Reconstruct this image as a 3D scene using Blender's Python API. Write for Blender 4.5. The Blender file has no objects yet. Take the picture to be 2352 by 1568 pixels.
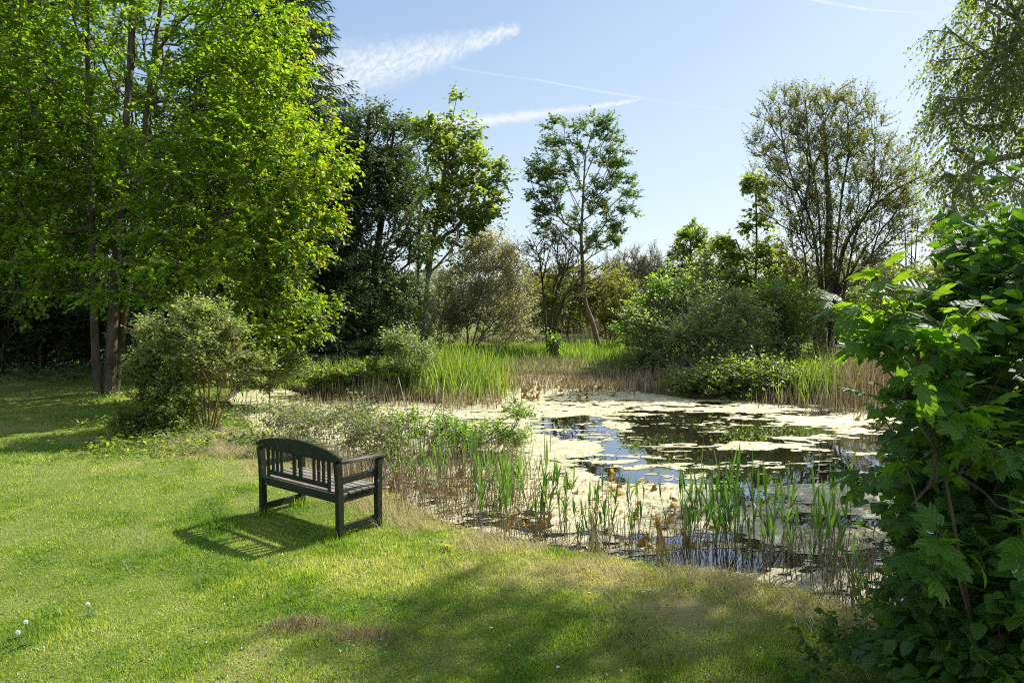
import bpy, math
import numpy as np
from math import radians, sin, cos, atan, atan2, pi

# ------------------------------------------------------------------ camera
CAMZ = 2.45
F, CX, CY = 1568.0, 1176.0, 784.0          # reference picture units (2352 wide)
HOR = 700.0
PITCH = atan((CY - HOR) / F)
scene = bpy.context.scene
cam_d = bpy.data.cameras.new('camera'); cam = bpy.data.objects.new('camera', cam_d)
scene.collection.objects.link(cam)
cam_d.lens = 24.0; cam_d.sensor_width = 36.0; cam_d.clip_start = 0.05; cam_d.clip_end = 5000
cam.location = (0, 0, CAMZ); cam.rotation_euler = (pi/2 - PITCH, 0, 0)
scene.camera = cam
FV = np.array([0, cos(PITCH), -sin(PITCH)]); UV = np.array([0, sin(PITCH), cos(PITCH)]); RV = np.array([1.0, 0, 0])
def ray(px, py): return (px - CX) * RV + F * FV + (CY - py) * UV
def P(px, py, Y):
    r = ray(px, py); return np.array([0, 0, CAMZ]) + r * (Y / r[1])
def G(px, py, z=0.0):
    r = ray(px, py); return np.array([0, 0, CAMZ]) + r * ((z - CAMZ) / r[2])
def proj(x, y, z):
    yc = y * FV[1] + (z - CAMZ) * FV[2]; zc = y * UV[1] + (z - CAMZ) * UV[2]
    yc = np.maximum(yc, 1e-3)
    return CX + F * x / yc, CY - F * zc / yc

# ------------------------------------------------------------------ light, sky
SUN_AZ, SUN_EL = radians(50), radians(43)   # azimuth clockwise from +Y
SKY_STRENGTH = 0.085
w = bpy.data.worlds.new('World'); scene.world = w; w.use_nodes = True
nt = w.node_tree; nt.nodes.clear()
def N(t, **kw):
    n = nt.nodes.new(t)
    for k, v in kw.items(): setattr(n, k, v)
    return n
class V:
    def __init__(s, o): s.o = o
    def __add__(a, b): return mth('ADD', a, b)
    def __radd__(a, b): return mth('ADD', b, a)
    def __sub__(a, b): return mth('SUBTRACT', a, b)
    def __rsub__(a, b): return mth('SUBTRACT', b, a)
    def __mul__(a, b): return mth('MULTIPLY', a, b)
    __rmul__ = __mul__
    def __truediv__(a, b): return mth('DIVIDE', a, b)
def mth(op, a, b=None, c=None, clamp=False):
    n = N('ShaderNodeMath', operation=op); n.use_clamp = clamp
    for i, x in enumerate((a, b, c)):
        if x is None: continue
        if isinstance(x, V): nt.links.new(x.o, n.inputs[i])
        else: n.inputs[i].default_value = x
    return V(n.outputs[0])
def smooth(x, a, b):
    n = N('ShaderNodeMapRange', interpolation_type='SMOOTHSTEP')
    nt.links.new(x.o, n.inputs[0]); n.inputs[1].default_value = a; n.inputs[2].default_value = b
    return V(n.outputs[0])
sky = N('ShaderNodeTexSky', sky_type='NISHITA'); sky.sun_disc = False
sky.sun_elevation = SUN_EL; sky.sun_rotation = SUN_AZ
sky.air_density = 1.0; sky.dust_density = 1.0; sky.ozone_density = 2.0; sky.altitude = 0
tc = N('ShaderNodeTexCoord'); sp = N('ShaderNodeSeparateXYZ'); nt.links.new(tc.outputs['Generated'], sp.inputs[0])
X, Y_, Z = V(sp.outputs[0]), V(sp.outputs[1]), V(sp.outputs[2])
AZ = mth('ARCTAN2', X, Y_) * (180 / pi); EL = mth('ARCSINE', Z) * (180 / pi)
def azel(px, py):
    r = ray(px, py); r = r / np.linalg.norm(r)
    return math.degrees(atan2(r[0], r[1])), math.degrees(math.asin(r[2]))
def wnoise(scale, sx=1, sy=1, detail=6, rough=.6, rot=0, dist=0.0):
    a, b = AZ, EL
    if rot:
        c, s = cos(rot), sin(rot); a, b = AZ * c + EL * s, EL * c - AZ * s
    cb = N('ShaderNodeCombineXYZ'); nt.links.new((a * sx).o, cb.inputs[0]); nt.links.new((b * sy).o, cb.inputs[1])
    n = N('ShaderNodeTexNoise'); n.inputs['Scale'].default_value = scale; n.inputs['Detail'].default_value = detail
    n.inputs['Roughness'].default_value = rough; n.inputs['Distortion'].default_value = dist
    nt.links.new(cb.outputs[0], n.inputs[0]); return V(n.outputs[0])
def streak(p0, p1, w0, w1, soft=1.0, edge=0.0, fade=(0.02, 0.98)):
    (ax, ay), (bx, by) = azel(*p0), azel(*p1)
    dx, dy = bx - ax, by - ay; L2 = dx * dx + dy * dy; L = math.sqrt(L2)
    t = ((AZ - ax) * dx + (EL - ay) * dy) / L2
    tcl = mth('MAXIMUM', mth('MINIMUM', t, 1.0), 0.0)
    perp = ((AZ - ax) * (-dy / L) + (EL - ay) * (dx / L))
    if edge: perp = perp + (wnoise(1.6, 1, 1, 5) - 0.5) * edge
    wd = tcl * (w1 - w0) + w0
    d = mth('ABSOLUTE', perp) / wd
    return (1.0 - smooth(d, 1 - soft, 1.0)) * smooth(t, 0.0, fade[0]) * (1.0 - smooth(t, fade[1], 1.0))
m = streak((915, 296), (1495, 224), 1.0, .13, 1.0, .55, (.03, .9)) * (smooth(wnoise(.55, 1, 2.5, 6), .3, .62) * 0.45 + 0.55) * 1.0
m = m + streak((960, 262), (1120, 262), .35, .15, 1.0, .6, (.3, .6)) * 0.3
m = m + streak((1020, 152), (1240, 186), .16, .10, 1.0, .12, (.1, .95)) * 0.22
m = m + streak((1215, 180), (1480, 226), .10, .14, 1.0, .12, (.1, .95)) * 0.4
m = m + streak((1470, 225), (1790, 266), .10, .06, 1.0, .08, (.1, .9)) * 0.2
m = m + streak((1130, 448), (1240, 462), .14, .08, 1.0, .08, (.1, .8)) * 0.4
m = m + streak((1805, -12), (1990, 22), .12, .14, 1.0, .06, (.1, .99)) * 0.6
m = m + streak((1975, 20), (2170, 34), .13, .05, 1.0, .06, (.02, .8)) * 0.55
m = m + streak((1640, 436), (1730, 436), .10, .06, 1.0, .05, (.3, .7)) * 0.4
m = m + streak((1480, 560), (1760, 520), .7, .5, 1.0, .5, (.4, .6)) * 0.25
# cirrocumulus patch
(p0x, p0y), (p1x, p1y) = azel(730, 190), azel(1165, 72)
rot = atan2(p1y - p0y, p1x - p0x)
flock = streak((640, 200), (1200, 62), 3.7, .45, .95, 1.3, (.05, .97))
cell = smooth(wnoise(1.7, 1, 1.7, 4, .55, 0.5, .8), .34, .66)
soft_n = smooth(wnoise(.35, 1, 1, 4), .1, .5)
m = m + flock * soft_n * (cell * .55 + .42) * 0.95
# thin veil, whiter towards the right and the horizon
m = m + smooth(wnoise(.05, 1, 2.5, 5), .35, .75) * smooth(AZ, -30.0, 40.0) * .08
m = mth('MINIMUM', m, 1.0)
mixc = N('ShaderNodeMix', data_type='RGBA'); nt.links.new(m.o, mixc.inputs[0])
def mixw(f, a, b):
    n = N('ShaderNodeMix', data_type='RGBA'); n.inputs[0].default_value = 0
    if isinstance(f, V): nt.links.new(f.o, n.inputs[0])
    else: n.inputs[0].default_value = f
    for i, x in ((6, a), (7, b)):
        if isinstance(x, tuple): n.inputs[i].default_value = (*x, 1)
        else: nt.links.new(x, n.inputs[i])
    return n.outputs[2]
# high thin haze: bluer overhead and away from the sun, whiter low down and towards the sun
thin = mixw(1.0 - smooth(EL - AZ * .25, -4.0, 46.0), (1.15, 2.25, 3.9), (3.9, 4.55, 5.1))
thin = mixw(smooth(EL, 38.0, 70.0), thin, (5.2, 6.0, 7.2))          # added fill light: unseen sky overhead and behind the viewer made brighter
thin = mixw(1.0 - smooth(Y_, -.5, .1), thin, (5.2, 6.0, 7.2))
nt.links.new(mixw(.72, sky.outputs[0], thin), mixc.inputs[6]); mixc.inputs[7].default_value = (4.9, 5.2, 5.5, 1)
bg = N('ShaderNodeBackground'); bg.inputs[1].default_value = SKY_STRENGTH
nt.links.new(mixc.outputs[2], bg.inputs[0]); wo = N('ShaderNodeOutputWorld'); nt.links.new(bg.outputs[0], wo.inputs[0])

sd = bpy.data.lights.new('sun', 'SUN'); sd.energy = 5.0; sd.angle = radians(0.53); sd.color = (1.0, 0.955, 0.88)
sun = bpy.data.objects.new('sun', sd); scene.collection.objects.link(sun)
SDIR = np.array([sin(SUN_AZ) * cos(SUN_EL), cos(SUN_AZ) * cos(SUN_EL), sin(SUN_EL)])
from mathutils import Vector
sun.rotation_euler = Vector(SDIR.tolist()).to_track_quat('Z', 'Y').to_euler(); sun.location = (20, 20, 30)
scene.view_settings.view_transform = 'Standard'; scene.view_settings.look = 'None'
scene.view_settings.exposure = 1.15; scene.view_settings.gamma = 1.0
scene.cycles.max_bounces = 9; scene.cycles.transparent_max_bounces = 4; scene.cycles.diffuse_bounces = 6
scene.cycles.transmission_bounces = 6; scene.cycles.glossy_bounces = 3; scene.cycles.caustics_reflective = False
scene.cycles.sample_clamp_indirect = 6.0; scene.cycles.use_denoising = False; scene.cycles.filter_width = 1.1

# ------------------------------------------------------------------ helpers
rng = np.random.default_rng(7)
def seed(n):
    global rng; rng = np.random.default_rng(n)
def U(a, b, n=None): return rng.uniform(a, b, n)
def nrm(v): return v / np.maximum(np.linalg.norm(v, axis=-1, keepdims=True), 1e-9)
def vnoise(x, y, s=0):
    xi = np.floor(x).astype(np.int64); yi = np.floor(y).astype(np.int64); fx = x - xi; fy = y - yi
    fx = fx * fx * (3 - 2 * fx); fy = fy * fy * (3 - 2 * fy)
    def h(a, b):
        n = (a * 374761393 + b * 668265263 + s * 1274126177) & 0x7fffffff
        n = ((n ^ (n >> 13)) * 1274126177) & 0x7fffffff; n = n ^ (n >> 16)
        return (n % 65536) / 65535.0
    return (h(xi, yi) * (1 - fx) + h(xi + 1, yi) * fx) * (1 - fy) + (h(xi, yi + 1) * (1 - fx) + h(xi + 1, yi + 1) * fx) * fy
def fbm(x, y, s=0, o=4):
    r = 0; a = .5; t = 0
    for i in range(o):
        r = r + a * vnoise(x * 2**i, y * 2**i, s + i); t += a; a *= .5
    return r / t
def mesh(name, verts, faces, mat=None, attrs=None, smooth_=False):
    """faces: list of (M,k) int arrays"""
    me = bpy.data.meshes.new(name); verts = np.asarray(verts, dtype=np.float32)
    if isinstance(faces, np.ndarray): faces = [faces]
    faces = [np.asarray(f, dtype=np.int32) for f in faces if len(f)]
    me.vertices.add(len(verts)); me.vertices.foreach_set('co', verts.ravel())
    idx = np.concatenate([f.ravel() for f in faces]); cnt = np.concatenate([np.full(len(f), f.shape[1]) for f in faces])
    me.loops.add(len(idx)); me.loops.foreach_set('vertex_index', idx)
    me.polygons.add(len(cnt)); st = np.concatenate([[0], np.cumsum(cnt)[:-1]]).astype(np.int32)
    me.polygons.foreach_set('loop_start', st)
    me.polygons.foreach_set('use_smooth', np.full(len(cnt), bool(smooth_)))
    for k, a in (attrs or {}).items():
        at = me.attributes.new(k, 'FLOAT', 'POINT'); at.data.foreach_set('value', np.asarray(a, dtype=np.float32))
    me.update(calc_edges=True)
    if mat: me.materials.append(mat)
    return me
def link(name, me, parent=None, loc=None):
    o = bpy.data.objects.new(name, me); scene.collection.objects.link(o)
    if parent is not None: o.parent = parent
    if loc is not None: o.location = tuple(float(c) for c in loc)
    return o
def tag(o, label=None, cat=None, group=None, kind=None):
    if label: o['label'] = label
    if cat: o['category'] = cat
    if group: o['group'] = group
    if kind: o['kind'] = kind
    return o
def thing(name, loc, label, cat, group=None):
    return tag(link(name, None, None, loc), label, cat, group)
class MB:
    """collects pieces into one mesh"""
    def __init__(s): s.v = []; s.f = []; s.a = {}; s.n = 0
    def add(s, co, fs, **at):
        v = np.asarray(co, float)
        if isinstance(fs, np.ndarray): fs = [fs]
        for f in fs: s.f.append(np.asarray(f) + s.n)
        s.v.append(v)
        for k, a in at.items(): s.a.setdefault(k, []).append(np.broadcast_to(np.asarray(a, float), (len(v),)))
        s.n += len(v); return s
    def build(s, name, mat, smooth_=False):
        by = {}
        for f in s.f: by.setdefault(f.shape[1], []).append(f)
        return mesh(name, np.concatenate(s.v), [np.concatenate(b) for b in by.values()], mat, {k: np.concatenate(a) for k, a in s.a.items()}, smooth_)
def boxv(c, h, ax=None, bev=0.0):
    """box with chamfered long edges; c centre, h half sizes, ax 3x3 axes rows"""
    ax = np.eye(3) if ax is None else np.asarray(ax)
    hx, hy, hz = h; b = min(bev, .45 * min(hy, hz)) if bev else 0
    if not b:
        s = np.array([[-1,-1,-1],[1,-1,-1],[1,1,-1],[-1,1,-1],[-1,-1,1],[1,-1,1],[1,1,1],[-1,1,1]]) * np.array(h)
        f = np.array([[0,3,2,1],[4,5,6,7],[0,1,5,4],[1,2,6,5],[2,3,7,6],[3,0,4,7]])
        return s @ ax + c, [f]
    prof = np.array([[-hy+b,-hz],[hy-b,-hz],[hy,-hz+b],[hy,hz-b],[hy-b,hz],[-hy+b,hz],[-hy,hz-b],[-hy,-hz+b]])
    A = np.c_[np.full(8, -hx), prof]; B = np.c_[np.full(8, hx), prof]
    f = np.array([[i, (i+1) % 8, 8 + (i+1) % 8, 8 + i] for i in range(8)])
    caps = np.array([[7,6,5,4,3,2,1,0], [8,9,10,11,12,13,14,15]])
    return np.r_[A, B] @ ax + c, [f, caps]

# ------------------------------------------------------------------ materials
def newmat(name):
    global nt
    m_ = bpy.data.materials.new(name); m_.use_nodes = True; nt = m_.node_tree; nt.nodes.clear(); return m_
def ramp(fac, stops):
    r = N('ShaderNodeValToRGB'); e = r.color_ramp.elements
    while len(e) < len(stops): e.new(.5)
    for i, (p, c) in enumerate(stops): e[i].position = p; e[i].color = (*c, 1)
    nt.links.new(fac.o, r.inputs[0]); return r.outputs[0]
def attr(name):
    a = N('ShaderNodeAttribute', attribute_name=name); return V(a.outputs['Fac'])
def mixrgb(f, a, b, mode='MIX'):
    n = N('ShaderNodeMix', data_type='RGBA', blend_type=mode)
    if isinstance(f, V): nt.links.new(f.o, n.inputs[0])
    else: n.inputs[0].default_value = f
    for i, x in ((6, a), (7, b)):
        if isinstance(x, tuple): n.inputs[i].default_value = (*x, 1)
        else: nt.links.new(x, n.inputs[i])
    return n.outputs[2]
def noise(scale, detail=4, rough=.6, coord='Object', sx=1, sy=1, sz=1, dist=0):
    t = N('ShaderNodeTexCoord'); mp = N('ShaderNodeMapping'); mp.inputs['Scale'].default_value = (sx, sy, sz)
    nt.links.new(t.outputs[coord], mp.inputs[0]); n = N('ShaderNodeTexNoise')
    n.inputs['Scale'].default_value = scale; n.inputs['Detail'].default_value = detail; n.inputs['Roughness'].default_value = rough
    n.inputs['Distortion'].default_value = dist
    nt.links.new(mp.outputs[0], n.inputs[0]); return V(n.outputs[0])
def out(sh, disp=None):
    o = N('ShaderNodeOutputMaterial'); nt.links.new(sh, o.inputs[0])
def bump(h, strength=.5, dist=.02):
    b = N('ShaderNodeBump'); b.inputs['Strength'].default_value = strength; b.inputs['Distance'].default_value = dist
    nt.links.new(h.o, b.inputs['Height']); return b.outputs[0]
def principled(col, rough=.6, spec=.4, nor=None):
    p = N('ShaderNodeBsdfPrincipled')
    if isinstance(col, tuple): p.inputs['Base Color'].default_value = (*col, 1)
    else: nt.links.new(col, p.inputs['Base Color'])
    if isinstance(rough, V): nt.links.new(rough.o, p.inputs['Roughness'])
    else: p.inputs['Roughness'].default_value = rough
    p.inputs['Specular IOR Level'].default_value = spec
    if nor: nt.links.new(nor, p.inputs['Normal'])
    return p.outputs[0]
def leafmat(name, stops, trans=.45, tcol=(1.0, 1.0, .35), tgain=1.6, rough=.5, spec=.35, tint=None, veins=False):
    """stops: base colours along 'v' (one value per leaf); light shines through as a brighter yellower green"""
    m_ = newmat(name); c = ramp(attr('v'), stops)
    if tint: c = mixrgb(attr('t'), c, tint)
    nor = None
    if veins:
        lx, ly = attr('lx'), attr('ly')
        vein = mth('SINE', (lx - mth('ABSOLUTE', ly) * .75) * 42.0)
        mid = 1.0 - smooth(mth('ABSOLUTE', ly), 0.0, .02)
        c = mixrgb(mid * .45, c, (.16, .26, .07))
        c = mixrgb(smooth(vein, .8, 1.0) * .35, c, (.10, .19, .05))
        nor = bump(vein * .5 + mid + noise(60, 3) * .6, .7, .004)
    p = principled(c, rough, spec, nor)
    tr = N('ShaderNodeBsdfTranslucent')
    tcn = mixrgb(1.0, c, tuple(x * tgain for x in tcol), 'MULTIPLY'); nt.links.new(tcn, tr.inputs[0])
    if nor: nt.links.new(nor, tr.inputs[1])
    mx = N('ShaderNodeMixShader'); mx.inputs[0].default_value = trans
    nt.links.new(p, mx.inputs[1]); nt.links.new(tr.outputs[0], mx.inputs[2]); out(mx.outputs[0]); return m_
def barkmat(name, c0, c1, sc=6.0, lichen=None, zs=.25):
    m_ = newmat(name); n1 = noise(sc, 6, .65, sz=zs); n2 = noise(sc * 7, 4, .7, sz=.15)
    c = mixrgb(smooth(n1, .35, .65), c0, c1)
    if lichen: c = mixrgb(smooth(noise(sc * .5, 5), .52, .6) * .7, c, lichen)
    out(principled(c, .9, .15, bump(n2 * .6 + n1, .8, .03))); return m_

M = {}
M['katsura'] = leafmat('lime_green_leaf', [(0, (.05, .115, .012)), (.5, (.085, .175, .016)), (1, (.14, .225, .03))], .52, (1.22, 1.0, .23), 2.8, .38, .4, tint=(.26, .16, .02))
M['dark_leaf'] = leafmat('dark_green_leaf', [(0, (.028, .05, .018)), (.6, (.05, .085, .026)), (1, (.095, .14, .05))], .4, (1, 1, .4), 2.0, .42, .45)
M['mid_leaf'] = leafmat('mid_green_leaf', [(0, (.05, .09, .018)), (.6, (.095, .15, .03)), (1, (.18, .24, .07))], .52, (1.15, 1, .3), 2.8, .42, .4)
M['ash_leaf'] = leafmat('ash_leaf', [(0, (.045, .09, .022)), (.6, (.07, .125, .035)), (1, (.14, .19, .06))], .45, (1.05, 1, .4), 2.3, .5, .35)
M['fresh_leaf'] = leafmat('fresh_green_leaf', [(0, (.06, .13, .015)), (.6, (.10, .20, .02)), (1, (.17, .26, .04))], .52, (1.15, 1, .25), 2.5, .45, .4)
M['grey_leaf'] = leafmat('grey_willow_leaf', [(0, (.16, .165, .09)), (.6, (.26, .26, .16)), (1, (.42, .40, .28))], .45, (1.05, 1, .65), 1.8, .6, .3)
M['olive_leaf'] = leafmat('olive_leaf', [(0, (.08, .10, .025)), (.6, (.125, .15, .04)), (1, (.19, .19, .06))], .48, (1.1, 1, .4), 2.1, .55, .3)
M['haze_leaf'] = leafmat('distant_leaf', [(0, (.065, .085, .04)), (.6, (.10, .12, .06)), (1, (.18, .19, .10))], .42, (1, 1, .6), 1.8, .7, .2)
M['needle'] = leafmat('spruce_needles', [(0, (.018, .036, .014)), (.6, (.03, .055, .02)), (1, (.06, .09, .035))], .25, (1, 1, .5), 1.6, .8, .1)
M['shrub_leaf'] = leafmat('pale_shrub_leaf', [(0, (.075, .115, .04)), (.6, (.13, .175, .065)), (1, (.29, .32, .16))], .52, (1.02, 1, .4), 2.5, .45, .4)
M['bramble'] = leafmat('bramble_leaf', [(0, (.16, .11, .05)), (.3, (.10, .13, .035)), (.55, (.11, .17, .035)), (.85, (.20, .24, .06)), (1, (.50, .40, .06))], .45, (1, 1, .5), 1.9, .55, .3)
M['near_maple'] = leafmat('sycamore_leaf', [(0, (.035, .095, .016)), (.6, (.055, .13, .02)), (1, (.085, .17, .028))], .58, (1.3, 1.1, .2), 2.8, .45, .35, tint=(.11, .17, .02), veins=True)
M['near_oval'] = leafmat('broad_oval_leaf', [(0, (.03, .085, .016)), (.6, (.05, .12, .022)), (1, (.08, .16, .032))], .55, (1.25, 1.1, .22), 2.6, .45, .35, veins=True)
M['bark_brown'] = barkmat('brown_bark', (.10, .075, .05), (.22, .17, .12), 5)
M['bark_stem'] = barkmat('brown_stem_bark', (.05, .038, .026), (.13, .10, .07), 6)
M['bark_dark'] = barkmat('dark_bark', (.035, .028, .02), (.09, .07, .05), 6)
M['bark_grey'] = barkmat('grey_bark', (.12, .10, .075), (.26, .23, .18), 6, lichen=(.22, .22, .13))
M['bark_twig'] = barkmat('twig_bark', (.14, .11, .07), (.25, .19, .12), 10)
M['bark_red'] = barkmat('reddish_stems', (.17, .085, .05), (.32, .19, .12), 12)
M['green_stem'] = barkmat('green_stem', (.10, .12, .03), (.17, .15, .05), 14)
M['deadwood'] = barkmat('bleached_wood', (.20, .17, .13), (.42, .37, .30), 8)
M['reed'] = leafmat('reed_blade', [(0, (.05, .12, .025)), (.6, (.08, .18, .03)), (1, (.12, .23, .045))], .4, (1, 1, .3), 1.7, .4, .4)
M['tallgrass'] = leafmat('tall_grass_blade', [(0, (.05, .10, .018)), (.5, (.11, .19, .03)), (1, (.26, .33, .08))], .45, (1, 1, .35), 1.7, .45, .35)
M['straw'] = leafmat('straw', [(0, (.20, .18, .08)), (.4, (.38, .33, .18)), (1, (.60, .54, .33))], .4, (1, .95, .7), 1.3, .7, .2)
M['stalk'] = leafmat('reed_stalk', [(0, (.16, .12, .07)), (.5, (.26, .21, .11)), (1, (.16, .19, .06))], .15, (1, 1, .6), 1.2, .6, .3)
M['deadstalk'] = leafmat('dead_stalk', [(0, (.14, .10, .06)), (.5, (.28, .22, .13)), (1, (.46, .38, .24))], .15, (1, 1, .7), 1.2, .7, .2)
M['withered'] = leafmat('withered_leaf', [(0, (.18, .13, .05)), (.5, (.32, .24, .09)), (1, (.52, .42, .15))], .4, (1.1, .95, .4), 1.7, .6, .3)
M['lawn'] = leafmat('lawn_blade', [(0, (.055, .135, .012)), (.35, (.13, .23, .022)), (.7, (.23, .31, .04)), (1, (.36, .39, .15))], .46, (1.05, 1, .35), 1.9, .42, .4, tint=(.40, .35, .17))
M['clover'] = leafmat('lawn_weed_leaf', [(0, (.05, .12, .03)), (1, (.11, .21, .05))], .35, (1, 1, .4), 1.4, .35, .5)
M['petal_white'] = leafmat('white_petal', [(0, (.78, .78, .76)), (1, (.82, .82, .80))], .3, (1, 1, 1), 1.0, .6, .2)
M['petal_yellow'] = leafmat('yellow_petal', [(0, (.85, .62, .01)), (1, (.88, .70, .02))], .3, (1, 1, .3), 1.0, .6, .2)
M['soil_tuft'] = leafmat('dead_thatch', [(0, (.13, .095, .05)), (1, (.34, .26, .15))], .2, (1, 1, .7), 1.2, .8, .15)

# ground
m_ = newmat('lawn_soil')
g1 = noise(.35, 5, .6); g2 = noise(3.0, 5, .7); g3 = noise(40, 4, .7)
c = mixrgb(smooth(g2, .3, .7), (.09, .13, .02), (.15, .18, .04)); c = mixrgb(smooth(g1, .35, .7) * .7, c, (.11, .155, .025))
c = mixrgb(smooth(g3, .45, .7) * .5, c, (.05, .06, .02))
c = mixrgb(attr('bank'), c, (.075, .055, .032)); c = mixrgb(attr('dry'), c, (.30, .24, .13))
out(principled(c, .95, .1, bump(g3 + g2, .9, .03))); M['ground'] = m_
# water
m_ = newmat('pond_water')
wn = noise(5.0, 3, .5, sy=.6); wn2 = noise(.9, 3, .5)
gp = N('ShaderNodeBsdfPrincipled'); gp.inputs['Base Color'].default_value = (.014, .011, .006, 1)
gp.inputs['Roughness'].default_value = .015; gp.inputs['IOR'].default_value = 1.33; gp.inputs['Specular IOR Level'].default_value = .5
nt.links.new(bump(wn * .35 + wn2, .10, .02), gp.inputs['Normal']); 
gl = N('ShaderNodeBsdfGlossy'); gl.inputs['Roughness'].default_value = .01; gl.inputs['Color'].default_value = (.75, .8, .95, 1)
nt.links.new(bump(wn * .35 + wn2, .10, .02), gl.inputs['Normal'])
mx = N('ShaderNodeMixShader'); lw = N('ShaderNodeFresnel'); lw.inputs[0].default_value = 2.2
nt.links.new(lw.outputs[0], mx.inputs[0]); nt.links.new(gp.outputs[0], mx.inputs[1]); nt.links.new(gl.outputs[0], mx.inputs[2])
out(mx.outputs[0]); M['water'] = m_
# algae
m_ = newmat('algae_mat')
a1 = noise(3.2, 6, .7, sy=1.8); a2 = noise(28, 5, .75); a3 = noise(.6, 4, .6, sy=2)
c = mixrgb(smooth(a1, .35, .65), (.33, .29, .14), (.62, .56, .35)); c = mixrgb(smooth(a2, .5, .75) * .6, c, (.78, .72, .50))
c = mixrgb(smooth(a2, .50, .32) * .75, c, (.19, .17, .06)); c = mixrgb(smooth(a3, .52, .72) * .45, c, (.33, .31, .13))
c = mixrgb(attr('wet') * .7, c, (.14, .16, .055))
out(principled(c, .55, .5, bump(a1 + a2 * .7, 1.0, .05))); M['algae'] = m_
# wood of the bench
m_ = newmat('dark_painted_wood')
b1 = noise(6, 6, .7, sx=.5); b2 = noise(45, 5, .7, sx=.12); b3 = noise(22, 5, .75)
c = mixrgb(smooth(b1, .35, .7), (.013, .018, .009), (.028, .033, .016)); c = mixrgb(smooth(b2, .6, .75) * .4, c, (.06, .055, .035))
c = mixrgb(smooth(b3, .635, .69), c, (.34, .32, .27))
out(principled(c, .7, .15, bump(b2 + b3 * .4, .6, .003))); M['bench'] = m_
m_ = newmat('weathered_seat_wood')
b1 = noise(6, 6, .7, sx=.5); b2 = noise(60, 5, .7, sx=.08)
c = mixrgb(smooth(b1, .35, .65), (.11, .095, .075), (.22, .19, .155)); c = mixrgb(smooth(b2, .5, .7), c, (.09, .07, .055))
out(principled(c, .75, .3, bump(b2, .8, .003))); M['seat'] = m_

m_ = newmat('worn_arm_wood')
b1 = noise(9, 6, .7, sy=.3); b2 = noise(50, 5, .7, sy=.1)
c = mixrgb(smooth(b1, .40, .62), (.022, .024, .014), (.13, .12, .095)); c = mixrgb(smooth(b2, .5, .7) * .6, c, (.05, .045, .035))
out(principled(c, .7, .25, bump(b2, .8, .003))); M['arm'] = m_

# ------------------------------------------------------------------ ground sheet & pond outline
ZW = -0.25
def GP(pts, z=-0.13): return [G(px, py, z)[:2] for px, py in pts]
outline = GP([(560,968),(640,1010),(720,1055),(800,1095),(880,1128),(1000,1188),(1150,1236),(1300,1264),(1480,1290),(1650,1308),(1850,1358),(2010,1412),(2140,1490)])
outline += [np.array(p) for p in [(3.9,3.9),(6.5,3.2),(12,5),(20,11),(23,17)]]
outline += GP([(2500,938),(2352,936),(2150,930),(2000,926),(1850,917),(1700,907),(1560,900),(1480,892),(1450,872),(1350,856),(1200,852),(1130,866),(1090,902),(1000,914),(930,908),(850,914),(760,908),(690,892),(620,872),(560,876),(520,905),(530,940)])
outline = np.array(outline)
def sdist(x, y):
    """signed distance to pond outline, positive inside"""
    d = np.full(x.shape, 1e9); ins = np.zeros(x.shape, bool); n = len(outline)
    for i in range(n):
        a = outline[i]; b = outline[(i+1) % n]; e = b - a
        t = np.clip(((x-a[0])*e[0] + (y-a[1])*e[1]) / (e @ e), 0, 1)
        d = np.minimum(d, np.hypot(x-a[0]-t*e[0], y-a[1]-t*e[1]))
        c_ = ((a[1] > y) != (b[1] > y)) & (x < (b[0]-a[0]) * (y-a[1]) / (b[1]-a[1] + 1e-12) + a[0]); ins ^= c_
    return np.where(ins, d, -d)
hum = G(880, 885, 0)
def hgt(x, y, s=None):
    s = sdist(x, y) if s is None else s
    s = s + (fbm(x*1.3, y*1.3, 3, 3) - .5) * .35
    z = (fbm(x*.35, y*.35, 11, 3) - .5) * .07 + (fbm(x*2.2, y*2.2, 12, 3) - .5) * .03
    z = z - .12 * np.clip(1 + s / .9, 0, 1) * (s < 0) - .12 * (s >= 0)
    t = np.clip(s / .45, 0, 1); z = z - .55 * t * t * (3 - 2*t)
    z = z + .30 * np.exp(-(((x-hum[0]) / 1.9)**2 + ((y-hum[1]) / 1.6)**2)) * (s < .2)      # grassy hummock
    return z
def hz(x, y): return hgt(np.atleast_1d(np.asarray(x, float)), np.atleast_1d(np.asarray(y, float)))
xs = np.concatenate([-np.geomspace(24, 900, 40)[::-1], np.arange(-23.8, 26, .16), np.geomspace(26.2, 900, 40)])
ys = np.concatenate([-np.geomspace(3, 300, 24)[::-1], np.arange(-2.8, 34, .16), np.geomspace(34.3, 1500, 55)])
gx, gy = np.meshgrid(xs, ys); S = sdist(gx, gy); gz = hgt(gx, gy, S)
nx, ny = len(xs), len(ys); idx = np.arange(nx*ny).reshape(ny, nx)
fq = np.stack([idx[:-1,:-1], idx[:-1,1:], idx[1:,1:], idx[1:,:-1]], -1).reshape(-1, 4)
bank = np.clip((S + .35) / .3, 0, 1)
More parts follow.
